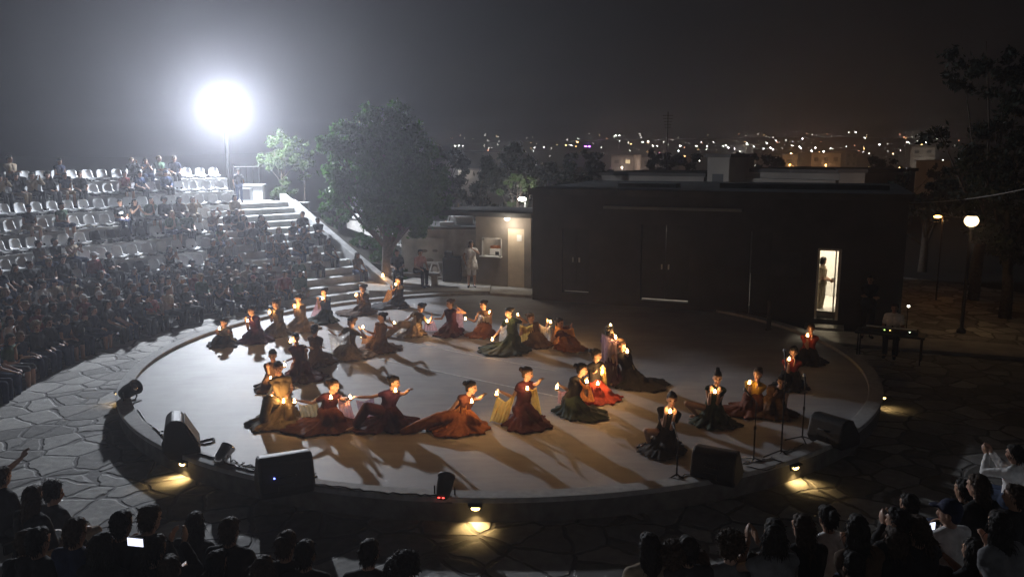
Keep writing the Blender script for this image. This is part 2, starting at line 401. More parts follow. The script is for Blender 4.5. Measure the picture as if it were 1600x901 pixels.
#@@PART figures
# ------------------------------------------------------------------ figures
def hand(mb, w, d, nrm, curl=.5, sc=1.0):
    """palm with four fingers and a thumb. w wrist, d direction, nrm palm normal"""
    d = d.normalized(); nrm = (nrm - d * nrm.dot(d)); nrm = nrm.normalized() if nrm.length > 1e-4 else d.orthogonal().normalized(); s = d.cross(nrm)
    for i in range(4):
        b = w + d * .03 * sc + s * (i - 1.5) * .014 * sc; k = w + d * (.082 - .004 * abs(i - 1.2)) * sc + s * (i - 1.5) * .019 * sc
        mb.cap(b, k, .014 * sc, .0115 * sc, 8, 2)
        L = (.04, .046, .043, .034)[i] * sc; q = curl; d1 = d * cos(q) + nrm * sin(q); d2 = d * cos(2 * q) + nrm * sin(2 * q)
        e = k + d1 * L; mb.cap(k, e, .0105 * sc, .0095 * sc, 8, 2); mb.cap(e, e + d2 * L * .75, .0095 * sc, .008 * sc, 8, 2)
    t0 = w + d * .025 * sc - s * .03 * sc; t1 = t0 + (d * .7 - s * .6 + nrm * .25).normalized() * .035 * sc; t2 = t1 + (d * .9 + nrm * .4 * curl - s * .15).normalized() * .032 * sc
    mb.cap(w + d * .01 * sc, t0, .016 * sc, .013 * sc, 8, 2); mb.cap(t0, t1, .0125 * sc, .011 * sc, 8, 2); mb.cap(t1, t2, .0105 * sc, .009 * sc, 8, 2)
def head(mb, c, f, u, k=1.0):
    s = f.cross(u).normalized(); ax = (s, f, u)
    mb.ell(c + u * .018 * k, (.074 * k, .094 * k, .1 * k), ax, 16, 12)
    mb.ell(c - u * .05 * k + f * .022 * k, (.054 * k, .066 * k, .066 * k), ax)
    mb.ell(c - u * .098 * k + f * .062 * k, (.022 * k, .02 * k, .016 * k), ax)
    mb.cap(c + f * .088 * k + u * .012 * k, c + f * .104 * k - u * .03 * k, .010 * k, .016 * k, 8, 2)
    mb.cap(c + f * .088 * k + u * .034 * k - s * .035 * k, c + f * .088 * k + u * .034 * k + s * .035 * k, .011 * k, None, 8, 2)
    mb.ell(c + f * .084 * k - u * .058 * k, (.026 * k, .013 * k, .012 * k), ax, 10, 6)
    for q in (-1, 1): mb.ell(c + s * q * .077 * k - u * .012 * k - f * .008 * k, (.012 * k, .02 * k, .034 * k), ax, 10, 6)
def paint_head(me, c, f, u, k=1.0):
    s = f.cross(u).normalized()
    es = [c + f * .086 * k + s * q * .033 * k + u * .012 * k for q in (-1, 1)]; lp = c + f * .092 * k - u * .058 * k
    for p in me.polygons:
        ce = p.center
        if (ce - c).length > .2: continue
        if min((ce - e).length for e in es) < .0155 * k: p.material_index = 1
        else:
            d = ce - lp
            if abs(d.dot(u)) < .013 * k and abs(d.dot(s)) < .026 * k and abs(d.dot(f)) < .03: p.material_index = 2
def ik(a, b, l1, l2, hint):
    d = b - a; D = d.length
    if D < .14: b = a + (d.normalized() if D > .01 else V((0, -1, 0))) * .14; d = b - a; D = d.length
    if D > (l1 + l2) * .995: b = a + d * ((l1 + l2) * .995 / D); d = b - a; D = d.length
    x = (l1 * l1 - l2 * l2 + D * D) / (2 * D); h = sqrt(max(0, l1 * l1 - x * x)); dn = d / D
    hv = hint - dn * hint.dot(dn); hv = hv.normalized() if hv.length > 1e-4 else dn.orthogonal().normalized()
    return a + dn * x + hv * h, b
def torso(mb, J, e=0.0, w=1.0, low=True):
    s = (J['sr'] - J['sl']).normalized(); up = (J['neck'] - J['pel']).normalized()
    wa = J['pel'].lerp(J['neck'], .42); ch = J['pel'].lerp(J['neck'], .74)
    mb.cap(J['hl'], J['hr'], .112 * w + e, None, 12, 3)
    mb.cap(J['pel'] + s * .045, wa + s * .04, .12 * w + e, .1 * w + e, 12); mb.cap(J['pel'] - s * .045, wa - s * .04, .12 * w + e, .1 * w + e, 12)
    mb.cap(wa + s * .04, ch + s * .065, .1 * w + e, .108 * w + e, 12); mb.cap(wa - s * .04, ch - s * .065, .1 * w + e, .108 * w + e, 12)
    sh = ch.lerp(J['neck'], .75)
    mb.cap(ch + s * .06, J['sr'] - s * .025, .1 * w + e, .056 * w + e, 12); mb.cap(ch - s * .06, J['sl'] + s * .025, .1 * w + e, .056 * w + e, 12)
    mb.cap(J['sl'] + s * .02, J['neck'] - up * .015, .054 + e, .056 + e); mb.cap(J['sr'] - s * .02, J['neck'] - up * .015, .054 + e, .056 + e)
def body_mesh(J, voxel, w=1.0, lw=None, hands=(.4, .4), legs=True, sleeve=0, hsc=1.0):
    lw = lw or w; mb = MB(); torso(mb, J, 0, w)
    hd, f = J['head'], J['hf']; u = J['hu']
    mb.cap(J['neck'] - (J['neck'] - J['pel']).normalized() * .03, hd - u * .05 - f * .012, .056, .05)
    head(mb, hd, f, u)
    for q in 'lr':
        S_, E_, H_ = J['s' + q], J['e' + q], J['h_' + q]
        mb.cap(S_, E_, .047 * w, .037 * w); mb.cap(E_, E_.lerp(H_, .35), .037 * w, .037 * w); mb.cap(E_.lerp(H_, .35), H_, .037 * w, .025)
        d = (H_ - E_).normalized(); hand(mb, H_, J.get('hd' + q, d), J.get('hn' + q, V((0, 0, -1))), hands[0 if q == 'l' else 1], hsc)
        if legs:
            hp, kn, an, to = J['h' + q], J['k' + q], J['a' + q], J['t' + q]
            mb.cap(hp, kn, .085 * lw, .058 * lw); mb.cap(kn, kn.lerp(an, .35), .056 * lw, .057 * lw); mb.cap(kn.lerp(an, .35), an, .057 * lw, .036)
            hl = an - (to - an).normalized() * .04 - V((0, 0, .02)); mb.cap(hl, to, .034, .03); mb.cap(an, hl, .036, .036)
    me = remesh(mb, voxel, 2); paint_head(me, hd, f, u); return me
def hair_mesh(J, style, voxel, rnd):
    mb = MB(); c, f, u = J['head'], J['hf'], J['hu']; s = f.cross(u).normalized(); ax = (s, f, u)
    mb.ell(c + u * .034 - f * .022, (.083, .09, .096), ax, 16, 12)
    mb.ell(c + u * .075 + f * .018, (.066, .07, .05), ax)
    mb.ell(c - u * .02 - f * .05, (.068, .05, .075), ax)
    if style == 'bun':
        mb.ell(c + u * .055 - f * .12, (.048, .045, .048), ax)
    elif style == 'highbun':
        mb.ell(c + u * .14 - f * .05, (.045, .045, .045), ax)
    elif style == 'long':
        for k in range(9):
            a = -1.25 + 2.5 * k / 8; d = s * sin(a) - f * cos(a)
            p0 = c + u * .02 + d * .068; mb.cap(p0, p0 - u * (.24 + .05 * rnd.random()) + d * .02 - f * .02, .03, .024, 8, 2)
    elif style == 'bob':
        for k in range(9):
            a = -1.35 + 2.7 * k / 8; d = s * sin(a) - f * cos(a)
            p0 = c + u * .03 + d * .07; mb.cap(p0, p0 - u * .12 + d * .02, .032, .026, 8, 2)
    elif style == 'tail':
        mb.cap(c + u * .05 - f * .1, c - u * .12 - f * .15, .034, .02); 
    elif style == 'curly':
        for k in range(40):
            a, b = rnd.uniform(0, 2 * pi), rnd.uniform(-.5, 1.4)
            d = s * cos(a) * cos(b) + f * sin(a) * cos(b) + u * sin(b)
            if d.dot(f) > .55 and b < .7: continue
            mb.ell(c + u * .03 - f * .015 + d * .1, (.034,) * 3, None, 8, 6)
    if style == 'cap':
        mb.ell(c + u * .05 - f * .005, (.088, .1, .086), ax); mb.ell(c + u * .05 + f * .12, (.065, .06, .012), ax)
    me = remesh(mb, voxel, 1)
    sc = 38 if style != 'cap' else 5
    for v in me.vertices:
        n = noise.noise(v.co * sc) * .009 + noise.noise(v.co * sc * 2.3) * .005
        if style == 'cap': n *= .2
        v.co += (v.co - c).normalized() * n
    if style == 'cap' or voxel > .0115: return me
    mb = MB(); src = [(v.co.copy(), v.normal.copy()) for v in me.vertices]
    for k in range(420):
        p, nn = rnd.choice(src)
        d = (nn * rnd.uniform(.02, .32) - u * rnd.uniform(.5, 1.1) - f * .15 + V((rnd.gauss(0, .3), rnd.gauss(0, .3), rnd.gauss(0, .2)))) if style != 'curly' else (nn + V((rnd.gauss(0, .8), rnd.gauss(0, .8), rnd.gauss(0, .8))))
        if d.dot(f) > .3 and (p - c).dot(u) < .09: d -= f * d.dot(f)
        d = d.normalized(); L = rnd.uniform(.02, .045) if style in ('short', 'bun', 'curly') else rnd.uniform(.03, .085)
        sd = d.orthogonal().normalized(); w2 = rnd.uniform(.003, .006); b2 = d.cross(sd); q = p - nn * .006; e = q + d * L * .6 + nn * .004; tip = q + d * L - u * L * .25
        r1 = [q + (sd * cos(j * 2.09) + b2 * sin(j * 2.09)) * w2 for j in range(3)]; r2 = [e + (sd * cos(j * 2.09) + b2 * sin(j * 2.09)) * w2 * .7 for j in range(3)]; r3 = [tip + (sd * cos(j * 2.09) + b2 * sin(j * 2.09)) * .0006 for j in range(3)]
        mb.loft([r1, r2, r3], True)
    n0 = len(me.vertices); vs = [v.co[:] for v in me.vertices] + mb.v; fs = [tuple(p.vertices) for p in me.polygons] + [tuple(i + n0 for i in f_) for f_ in mb.f]
    m2 = bpy.data.meshes.new('hair'); m2.from_pydata(vs, [], fs); m2.update(); m2.polygons.foreach_set('use_smooth', [True] * len(m2.polygons)); bpy.data.meshes.remove(me)
    return m2
def top_mesh(J, voxel, w=1.0, sl=.9, e=.014, neck=True):
    mb = MB(); torso(mb, J, e, w)
    for q in 'lr':
        S_, E_, H_ = J['s' + q], J['e' + q], J['h_' + q]
        if sl > 0: mb.cap(S_, S_.lerp(E_, min(1, sl)), .047 * w + e + .004, .04 * w + e + .002)
        if sl > 1: mb.cap(E_, E_.lerp(H_, sl - 1), .04 * w + e, .03 + e)
    me = remesh(mb, voxel, 2)
    ns = [v.normal.copy() for v in me.vertices]
    for v, vn in zip(me.vertices, ns):
        v.co += vn * (.006 * noise.noise(v.co * 11) + .004 * noise.noise(v.co * 27))
    return me
def legs_mesh(J, voxel, e=.014, ln=1.0):
    mb = MB(); mb.cap(J['hl'], J['hr'], .116 + e, None, 12)
    mb.cap(J['pel'], J['pel'] + (J['neck'] - J['pel']).normalized() * .1, .12 + e, .115 + e)
    for q in 'lr':
        hp, kn, an = J['h' + q], J['k' + q], J['a' + q]
        mb.cap(hp, kn, .088 + e, .06 + e)
        if ln > .5: mb.cap(kn, kn.lerp(an, .92), .058 + e, .045 + e)
        else: mb.cap(kn.lerp(hp, .05), kn, .075, .075)
    me = remesh(mb, voxel, 2)
    ns = [v.normal.copy() for v in me.vertices]
    for v, vn in zip(me.vertices, ns): v.co += vn * .006 * noise.noise(v.co * 13)
    return me
def shoes_mesh(J, voxel):
    mb = MB()
    for q in 'lr':
        an, to = J['a' + q], J['t' + q]; d = (to - an); d.z = 0; d.normalize()
        hl = V((an.x, an.y, to.z)) - d * .04
        mb.cap(hl, to + d * .01, .043, .04); mb.cap(hl, an - V((0, 0, .01)), .042, .043)
    return remesh(mb, voxel, 1)

def seated_J(rnd, arms='lap', lean=0.0, turn=0.0, tilt=0.0, tall=1.0):
    z = tall
    J = dict(pel=V((0, .02, .12)), neck=V((0, .03 - lean, .565 * z)))
    q = radians(turn); hf = V((sin(q), -cos(q), -tilt)).normalized()
    J['head'] = J['neck'] + V((0, -.02 - lean * .2, .155)); J['hf'] = hf; s = hf.cross(V((0, 0, 1))).normalized(); J['hu'] = s.cross(hf).normalized()
    up = (J['neck'] - J['pel']).normalized(); sh = J['neck'] - up * .055
    J['sl'], J['sr'] = sh + V((.165, 0, 0)), sh + V((-.165, 0, 0))
    J['hl'], J['hr'] = V((.085, .0, .11)), V((-.085, .0, .11))
    sp = rnd.uniform(.08, .15)
    J['kl'], J['kr'] = V((sp, -.43, .1)), V((-sp, -.43, .1))
    J['al'], J['ar'] = V((sp * .9, -.42, -.37)), V((-sp * .9, -.42, -.37))
    J['tl'], J['tr'] = V((sp, -.57, -.415)), V((-sp, -.57, -.415))
    T = {'lap': (V((.09, -.27, .22)), V((-.09, -.27, .22))), 'clasp': (V((.035, -.3, .24)), V((-.035, -.3, .24))), 'knees': (V((.13, -.4, .2)), V((-.13, -.4, .2))),
         'clap': (V((.04, -.33, .5)), V((-.04, -.33, .5))), 'phone': (V((.07, -.32, .62)), V((-.05, -.32, .62))), 'raise': (V((.06, -.26, .86)), V((-.1, -.24, .26))),
         'chin': (V((.03, -.17, .55)), V((-.08, -.25, .25))), 'cross': (V((-.1, -.2, .36)), V((.1, -.2, .35)))}[arms]
    for k, t in zip('lr', T):
        hint = V((.5 if k == 'l' else -.5, .4, -.6))
        J['e' + k], J['h_' + k] = ik(J['s' + k], t, .28, .25, hint)
        J['hd' + k] = (V((0, -.5, .8)) if arms in ('clap', 'phone', 'raise', 'chin') else V((-.25 if k == 'l' else .25, -1, -.25))).normalized()
        J['hn' + k] = V((-1 if k == 'l' else 1, 0, 0)) if arms in ('clap', 'phone') else V((0, 0, -1))
    return J
def standing_J(arms='down', turn=0.0):
    J = dict(pel=V((0, 0, .95)), neck=V((0, .01, 1.43)))
    q = radians(turn); hf = V((sin(q), -cos(q), -.1)).normalized(); s = hf.cross(V((0, 0, 1))).normalized()
    J['head'] = J['neck'] + V((0, -.02, .155)); J['hf'] = hf; J['hu'] = s.cross(hf).normalized()
    J['sl'], J['sr'] = V((.17, .01, 1.375)), V((-.17, .01, 1.375))
    J['hl'], J['hr'] = V((.085, 0, .93)), V((-.085, 0, .93))
    J['kl'], J['kr'] = V((.1, -.02, .5)), V((-.1, -.01, .5)); J['al'], J['ar'] = V((.11, .02, .09)), V((-.11, .02, .09))
    J['tl'], J['tr'] = V((.13, -.14, .035)), V((-.13, -.14, .035))
    T = {'down': (V((.25, -.05, .86)), V((-.25, -.05, .86))), 'cross': (V((-.1, -.2, 1.15)), V((.1, -.2, 1.13))), 'up': (V((.06, -.22, 1.42)), V((-.22, -.05, .9))), 'clasp': (V((.03, -.24, 1.05)), V((-.03, -.24, 1.03)))}[arms]
    for k, t in zip('lr', T):
        J['e' + k], J['h_' + k] = ik(J['s' + k], t, .29, .26, V((.5 if k == 'l' else -.5, .5, -.3)))
        J['hn' + k] = V((-1 if k == 'l' else 1, 0, 0))
    return J
def make_person(J, label, hair, hairm, top, bottom, skin, voxel=.014, sl=.6, dress=False, shoes='black', parts=None):
    """top-level body mesh with hair and clothing children, drawn about the local origin"""
    me = body_mesh(J, voxel); o = link('person', me, [M[skin], M['eye'], M['lip']]); tag(o, label, 'person')
    ks = []
    ks.append((link('hair' if hair != 'cap' else 'cap', hair_mesh(J, hair, .011, random), hairm, o), []))
    ks.append((link('shirt', top_mesh(J, voxel, sl=sl), top, o), []))
    ks.append((link('shorts' if dress else 'trousers', legs_mesh(J, voxel, ln=.3 if dress else 1), bottom, o), []))
    ks.append((link('shoes', shoes_mesh(J, voxel), CLOTH[shoes], o), []))
    return o, ks
#@@PART crowd
# ------------------------------------------------------------------ spectators
VAR = []
def build_variants():
    rnd = random.Random(3)
    spec = [('lap', 0, 0, .05, 'short'), ('clasp', .08, 12, .1, 'long'), ('knees', .14, -10, .1, 'short'), ('clap', 0, 5, 0, 'bob'), ('phone', .03, 0, .12, 'tail'),
            ('chin', .1, -18, .05, 'long'), ('cross', -.02, 20, 0, 'short'), ('lap', .02, -28, .1, 'curly'), ('raise', 0, 8, 0, 'short'), ('clasp', .12, -5, .2, 'bun'), ('lap', 0, 30, .05, 'cap'), ('knees', .05, 0, .02, 'bob')]
    for i, (a, l, t, ti, h) in enumerate(spec):
        J = seated_J(rnd, a, l, t, ti, 1 + rnd.uniform(-.04, .05))
        o, ks = make_person(J, 'x', h, M['hair1'], CLOTH['black'], CLOTH['black'], 'skin' if i % 3 else 'skin2', .014, sl=[.6, 1.85, .55, .15, 1.9, .6][i % 6], dress=(i % 4 == 1))
        o.location = (0, 0, -60)
        VAR.append((o, ks, a, h, J))
build_variants()
TOPS = ['black', 'black', 'charcoal', 'navy', 'black', 'charcoal', 'black', 'navy', 'grey', 'white', 'red', 'charcoal', 'blue', 'beige', 'green', 'black', 'brown', 'charcoal', 'black']
BOTS = ['black', 'denim', 'navy', 'charcoal', 'denim', 'beige', 'black']
NAMEH = {'short': 'short hair', 'long': 'long hair', 'bob': 'bobbed hair', 'tail': 'ponytail', 'curly': 'curly hair', 'bun': 'hair bun', 'cap': 'a cap'}
def spectator(loc, face, label_fn, rnd, vi=None, top=None, bot=None, sc=1.0, group='spectators in the grandstand', hairc=None):
    vi = rnd.randrange(len(VAR)) if vi is None else vi
    o, ks, arms, hs, J = VAR[vi]; top = top or rnd.choice(TOPS); bot = bot or rnd.choice(BOTS)
    rz = atan2(face.x, -face.y)
    r, out = dup(o, loc, rz, label_fn(top, hs, arms), group, ks); r.scale = (sc, sc, sc)
    hm = hairc or rnd.choice(['hair1', 'hair1', 'hair2', 'hair2', 'hair1', 'hair3'])
    objmat(out[0], M[hm] if hs != 'cap' else CLOTH[rnd.choice(['white', 'navy', 'red'])]); objmat(out[1], CLOTH[top]); objmat(out[2], CLOTH[bot])
    return r, J, vi
PHONES = []
def phone(loc, face, label, lit=1.5, flash=False):
    g = empty('phone', loc, label, 'phone', 'phones held up by spectators', atan2(face.x, -face.y))
    m = MB(); m.box((0, 0, 0), (.15, .009, .074)); m.build('case', M['black'], g, bevel=.004)
    m = MB(); m.box((0, .0055, 0), (.138, .002, .066)); m.build('screen', emit('phone_screen', (.75, .8, 1.0), lit), g)
    if flash:
        m = MB(); m.lathe((.05, -.0065, .02), [(.012, -.0), (.012, .004)], 10)
        m2 = MB(); m2.ell((.05, -.008, .02), (.016, .006, .016)); m2.build('flash_lamp', emit('phone_torch', (.9, .95, 1), 400), g)
        light('phone_torch_light', 'POINT', V((.05, -.04, .02)), 25, (.9, .95, 1), .015, g)
    return g
def crowd():
    rnd = random.Random(11)
    # occupied stretches of each row, by azimuth seen in the photograph (x of the photograph), and how full they are
    occ = {1: [(0, 120, .3), (200, 300, .85)], 2: [(0, 128, .75), (193, 268, .9)], 3: [(0, 12, .4)],
           4: [(40, 128, .62), (172, 216, .95), (232, 268, .9), (275, 306, .9), (330, 420, .75)], 5: [(0, 22, .8), (228, 300, .85), (335, 440, .85)],
           6: [(52, 135, .9), (136, 160, .7), (336, 460, .9)], 7: [(0, 125, .93), (150, 205, .7), (244, 330, .85), (331, 480, .95)], 8: [(0, 215, .92), (222, 480, .93)]}
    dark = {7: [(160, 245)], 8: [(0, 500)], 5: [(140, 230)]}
    hw = 800 / F
    for k in range(1, 9):
        step = .535 / ROWR[k]; a = radians(A0) + .42 / ROWR[k]; si = pi_ = 0
        while a < radians(A1):
            p = V((CX + (ROWR[k] + .24) * cos(a), CY + (ROWR[k] + .24) * sin(a), ROWZ[k] + .007)); aa = a; a += step
            if p.y < 4: continue
            d = p.y * cos(TH) + (HC - p.z) * sin(TH); px = 800 + F * p.x / d
            if px < -45: continue
            si += 1
            inward = V((CX - p.x, CY - p.y, 0)).normalized()
            o_, pr = False, 0
            for x0, x1, q in occ[k]:
                if x0 <= px < x1 or (px < 0 and x0 == 0): o_ = rnd.random() < q
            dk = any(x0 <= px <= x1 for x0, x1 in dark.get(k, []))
            state = 'taken' if o_ else 'empty'
            lab = f"{state} {'dark' if dk else 'white'} plastic seat, {ORD[si]} from the stairs in the {ORD[k]} tier down"
            r, out = dup(SEAT_P, p, atan2(inward.x, -inward.y) + rnd.uniform(-.04, .04), lab, None, [(SHELL, []), (FRAME, [])])
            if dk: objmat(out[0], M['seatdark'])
            if o_:
                pi_ += 1
                n_ = pi_
                spectator(p - inward * .02 + V((0, 0, .075)), (inward + V((rnd.uniform(-.25, .25), rnd.uniform(-.25, .25), 0))).normalized(),
                          lambda t, h, ar: f"person in {t} top with {NAMEH[h]}, {ORD[n_]} from the stairs, {ORD[k]} tier down", rnd, sc=rnd.uniform(.92, 1.04))
    # two rows sitting low on the paving in front of the tiers
    for row, rr in ((9, 12.55), (10, 11.75), (11, 10.95)):
        step = .56 / rr; a = radians(A0 + 2); n_ = 0; a1 = (203, 200, 196)[row - 9]
        while a < radians(a1):
            p = V((CX + rr * cos(a), CY + rr * sin(a), PZ)); a += step * rnd.uniform(.9, 1.25)
            d = p.y * cos(TH) + (HC - p.z) * sin(TH); px = 800 + F * p.x / d
            if px < -40 or p.y < 4 or rnd.random() < .08: continue
            n_ += 1; inward = V((CX - p.x, CY - p.y, 0)).normalized()
            hgt = .44 if row < 11 else .3
            st = MB(); st.box((0, 0, hgt - .02), (.36, .34, .04)); 
            g = empty('stool', p, f"low dark stool under the {ORD[n_]} spectator from the stairs, {['back','middle','front'][row-9]} floor row", 'stool', 'stools on the paving', atan2(inward.x, -inward.y))
            st.build('seat', M['seatdark'], g, bevel=.01)
            for sx in (-1, 1):
                for sy in (-1, 1):
                    l_ = MB(); l_.cap((sx * .14, sy * .13, .01), (sx * .14, sy * .13, hgt - .04), .014, None, 6, 1); l_.build('leg', M['blackmetal'], g)
            spectator(p + V((0, 0, hgt)), (inward + V((rnd.uniform(-.3, .3), rnd.uniform(-.3, .3), 0))).normalized(),
                      lambda t, h, ar: f"person in {t} top with {NAMEH[h]}, {ORD[n_]} from the stairs, {['back','middle','front'][row-9]} floor row", rnd, sc=rnd.uniform(.92, 1.03), group='spectators on the paving')
    # people sitting on the stairs
    pts = [(-2.1, 9), (-1.4, 8.9), (-2.1, 8.6), (-1.3, 8.2), (.3, 8), (-.4, 7.6), (.72, 7.2), (-2, 7), (-1.2, 6.6), (-.2, 6), (-1.8, 5.4), (-.8, 5), (.2, 4.1), (-1.6, 4), (-.6, 3), (.75, 2.6), (-1.6, 2.4)]
    for i, (w, s_) in enumerate(sorted(pts, key=lambda t: -t[1])):
        kk = int(s_); x = ST_L * kk / NST + .2; z = PZ + (ST_T.z - PZ) * (kk + 1) / NST
        p = ST_B + ST_D * x + ST_S * w; p.z = z + .005
        spectator(p, (-ST_D + V((rnd.uniform(-.2, .2), 0, 0))).normalized(), lambda t, h, ar: f"person in {t} top with {NAMEH[h]} on the stairs, {ORD[i+1]} counting down from the top", rnd,
                  vi=rnd.choice([0, 1, 2, 3, 5, 6, 9, 11]), sc=rnd.uniform(.93, 1.02), group='spectators on the stairs')
    # near side: heads and shoulders along the bottom edge  (x, y of the crown, description)
    near = [(6, 726, 8, 'black'), (40, 758, 1, 'black'), (82, 752, 7, 'charcoal'), (62, 815, 0, 'black'), (120, 800, 0, 'navy'), (160, 822, 3, 'black'), (192, 789, 0, 'black'), (216, 797, 2, 'charcoal'), (240, 830, 4, 'black'),
            (297, 800, 1, 'black'), (360, 800, 0, 'black'), (105, 850, 5, 'grey'), (20, 835, 2, 'black'), (412, 858, 3, 'white'), (438, 836, 9, 'black'), (478, 835, 0, 'black'), (570, 852, 2, 'charcoal'), (612, 872, 1, 'black'), (634, 862, 7, 'black'), (270, 862, 6, 'black'), (330, 868, 5, 'navy'),
            (1018, 833, 1, 'beige'), (1054, 845, 7, 'black'), (1074, 828, 0, 'charcoal'), (1142, 829, 7, 'grey'), (1207, 806, 3, 'grey'), (1224, 818, 2, 'grey'), (1262, 803, 1, 'black'), (1306, 794, 9, 'white'), (1352, 812, 5, 'brown'),
            (1398, 788, 6, 'black'), (1418, 764, 0, 'black'), (1405, 822, 11, 'black'), (1436, 800, 4, 'black'), (1482, 776, 10, 'white'), (1504, 742, 0, 'black'), (1540, 740, 1, 'black'), (1588, 690, 4, 'white'), (1578, 806, 5, 'grey'), (1520, 830, 3, 'black'), (1330, 852, 0, 'navy'), (1175, 862, 11, 'charcoal'), (1580, 752, 6, 'black'), (1470, 846, 2, 'black'), (1100, 868, 5, 'black')]
    for i, (px, py, vi, top) in enumerate(near):
        lo = None
        rdir = ray(px, py)
        best = None
        t = 6.5
        while t < 11:
            q = V((0, 0, HC)) + rdir * t; r = hypot(q.x - CX, q.y - CY); seat = -.08 + .185 * math.floor((r - 10.9 + .0) / .42) + .35 if r > 10.9 else .2
            e = abs(q.z - (seat + .87))
            if best is None or e < best[0]: best = (e, q, seat)
            t += .02
        q = best[1]; face = V((CX - q.x, CY + 1 - q.y, 0)).normalized()
        p = V((q.x, q.y, q.z - .87)) - face * .02
        side = 'left' if px < 700 else 'right'
        n_ = sum(1 for j in near[:i] if (j[0] < 700) == (px < 700)) + 1
        order = sorted([j for j in near if (j[0] < 700) == (px < 700)], key=lambda j: j[0]); n_ = [j for j in order].index(near[i]) + 1
        r_, J, v_ = spectator(p, face, lambda t_, h, ar: f"spectator in {t_} top seen from behind, {ORD[n_]} from left in the bottom {side} crowd", rnd, vi=vi, top=top, group='spectators along the bottom edge', hairc=rnd.choice(['hair1', 'hair2', 'hair1']))
        # the low folding stool the spectator sits on
        st = MB(); g = empty('stool', V((p.x, p.y, p.z - .42)), f"low stool under the {ORD[n_]} spectator from the left in the bottom {side} crowd", 'stool', 'stools on the seating bank', atan2(face.x, -face.y))
        st.box((0, .02, .40), (.36, .34, .035)); st.build('seat', M['seatdark'], g, bevel=.01)
        for sx in (-1, 1):
            l_ = MB(); l_.box((sx * .15, .02, .19), (.03, .3, .38)); l_.build('leg', M['blackmetal'], g)
    phone(at(212, 846, 5.9), V((.2, 1, 0)).normalized(), 'lit phone held up low among the heads at the bottom left', 1.6)
    phone(at(1450, 822, 6.3), V((-.3, 1, 0)).normalized(), 'lit phone held up in the dark crowd at the bottom right', 1.8)
    q = at(188, 333, 28.2); phone(q, V((.7, -.7, 0)), 'phone shining its bright torch from the fourth tier of the grandstand', 1, True)
crowd()
#@@PART dancers
# ------------------------------------------------------------------ dancers
FLAME = emit('candle_flame', (1.0, .62, .26), 60)
def candle(p, label, power=9.0, col=(1.0, .5, .17), parent_group='candles held by the performers', k=1.0, flame=None):
    g = empty('candle', p, label, 'candle', parent_group)
    m = MB(); m.lathe((0, 0, -.045), [(.012, 0), (.03, .004), (.036, .03), (.038, .04), (.03, .041), (.02, .03)], 14); m.build('cup', M['wax'], g, smooth=True)
    m = MB(); m.lathe((0, 0, -.008), [(.004, 0), (.016, .006), (.02 * k, .02), (.018 * k, .036), (.011, .055), (.003, .07)], 12); m.build('flame', flame or FLAME, g, smooth=True)
    light('candle_light', 'POINT', V((0, 0, .06)), power * .95, col, .03, g)
    return g
def sheet(name, parent, org, top, bot, mt, n=22, h=16, fold=.03, nf=5, rnd=random):
    """hanging cloth between a polyline along its top and one along its bottom"""
    def samp(pl, t):
        x = t * (len(pl) - 1); i = min(int(x), len(pl) - 2); return pl[i].lerp(pl[i + 1], x - i)
    m = MB(); rows = []; ph = rnd.random() * 6
    for i in range(h + 1):
        t = i / h; row = []
        for j in range(n + 1):
            s = j / n; a, b = samp(top, s), samp(bot, s); p = a.lerp(b, t)
            w = sin(pi * s)
            p = p + V((0, 1, 0)) * (fold * (.25 + .75 * t) * sin(nf * 2 * pi * s + ph + 1.2 * t) + .012 * noise.noise(p * 6)) + V((fold * .6 * cos(nf * 2 * pi * s * .7 + ph) * t, 0, -.06 * w * (1 - t)))
            p.z = max(p.z, FZ + .012); row.append(p - org)
        rows.append(row)
    m.loft(rows, False, closed=False)
    o = m.build(name, mt, parent, smooth=True); s = o.modifiers.new('thick', 'SOLIDIFY'); s.thickness = .003
    return o
def skirt(mb, J, f, hem, trail, z0, rnd, org, spread=0):
    pel = J['pel']; up = (J['neck'] - pel).normalized(); wc = pel.lerp(J['neck'], .3)
    n = 72; ph = rnd.random() * 6; ph2 = rnd.random() * 6; nf = rnd.choice([9, 11, 13])
    tv = V((trail[0], trail[1], 0)); base = V((pel.x, pel.y, z0)) + f * .08
    prof = [(0, .108, 0), (.15, .135, 0), (.3, .165, .03), (.45, .185, .06), (.58, .20, .15), (.7, .235, .35), (.8, .285, .65), (.88, .335, .9), (.95, .385, 1.03), (1.0, .41, 1.05)]
    rings = []
    for t, r, tt in prof:
        c = wc.lerp(base, t ** .8); c.z = wc.z + (z0 + .012 - wc.z) * (t ** (.9))
        ring = []
        for j in range(n):
            a = 2 * pi * j / n; d = V((cos(a), sin(a), 0)); k = hem / .44 * (1 + spread * abs(d.x) * tt)
            rr = r * (1 + (k - 1) * t) * (1 + .10 * t * sin(nf * a + ph) + .12 * t * sin(2 * a + ph2) + .06 * t * sin(5 * a + ph2 * 2)) + max(0, d.dot(tv)) * tt + max(0, d.dot(f)) * .16 * tt
            q = c + d * rr; q.z += .03 * t * (1 - t) * sin(nf * a + ph + 1); q += d * .035 * t * noise.noise(q * 7) + V((0, 0, .03 * t * (1 - t) * 4 * noise.noise(q * 5 + V((3, 1, 0)))))
            ring.append(q - org)
        rings.append(ring)
    mb.loft(rings, True)
    for q in 'lr':           # folded legs showing through the cloth
        hp, kn, an = J['h' + q] - org, J['k' + q] - org, J['a' + q] - org
        if (kn - hp).length > .45 or kn.z > .3: continue
        mb.cap(hp, kn + V((0, 0, .015)), .112, .1); mb.cap(kn, an + (an - kn) * rnd.uniform(0, .8), .1, .07)
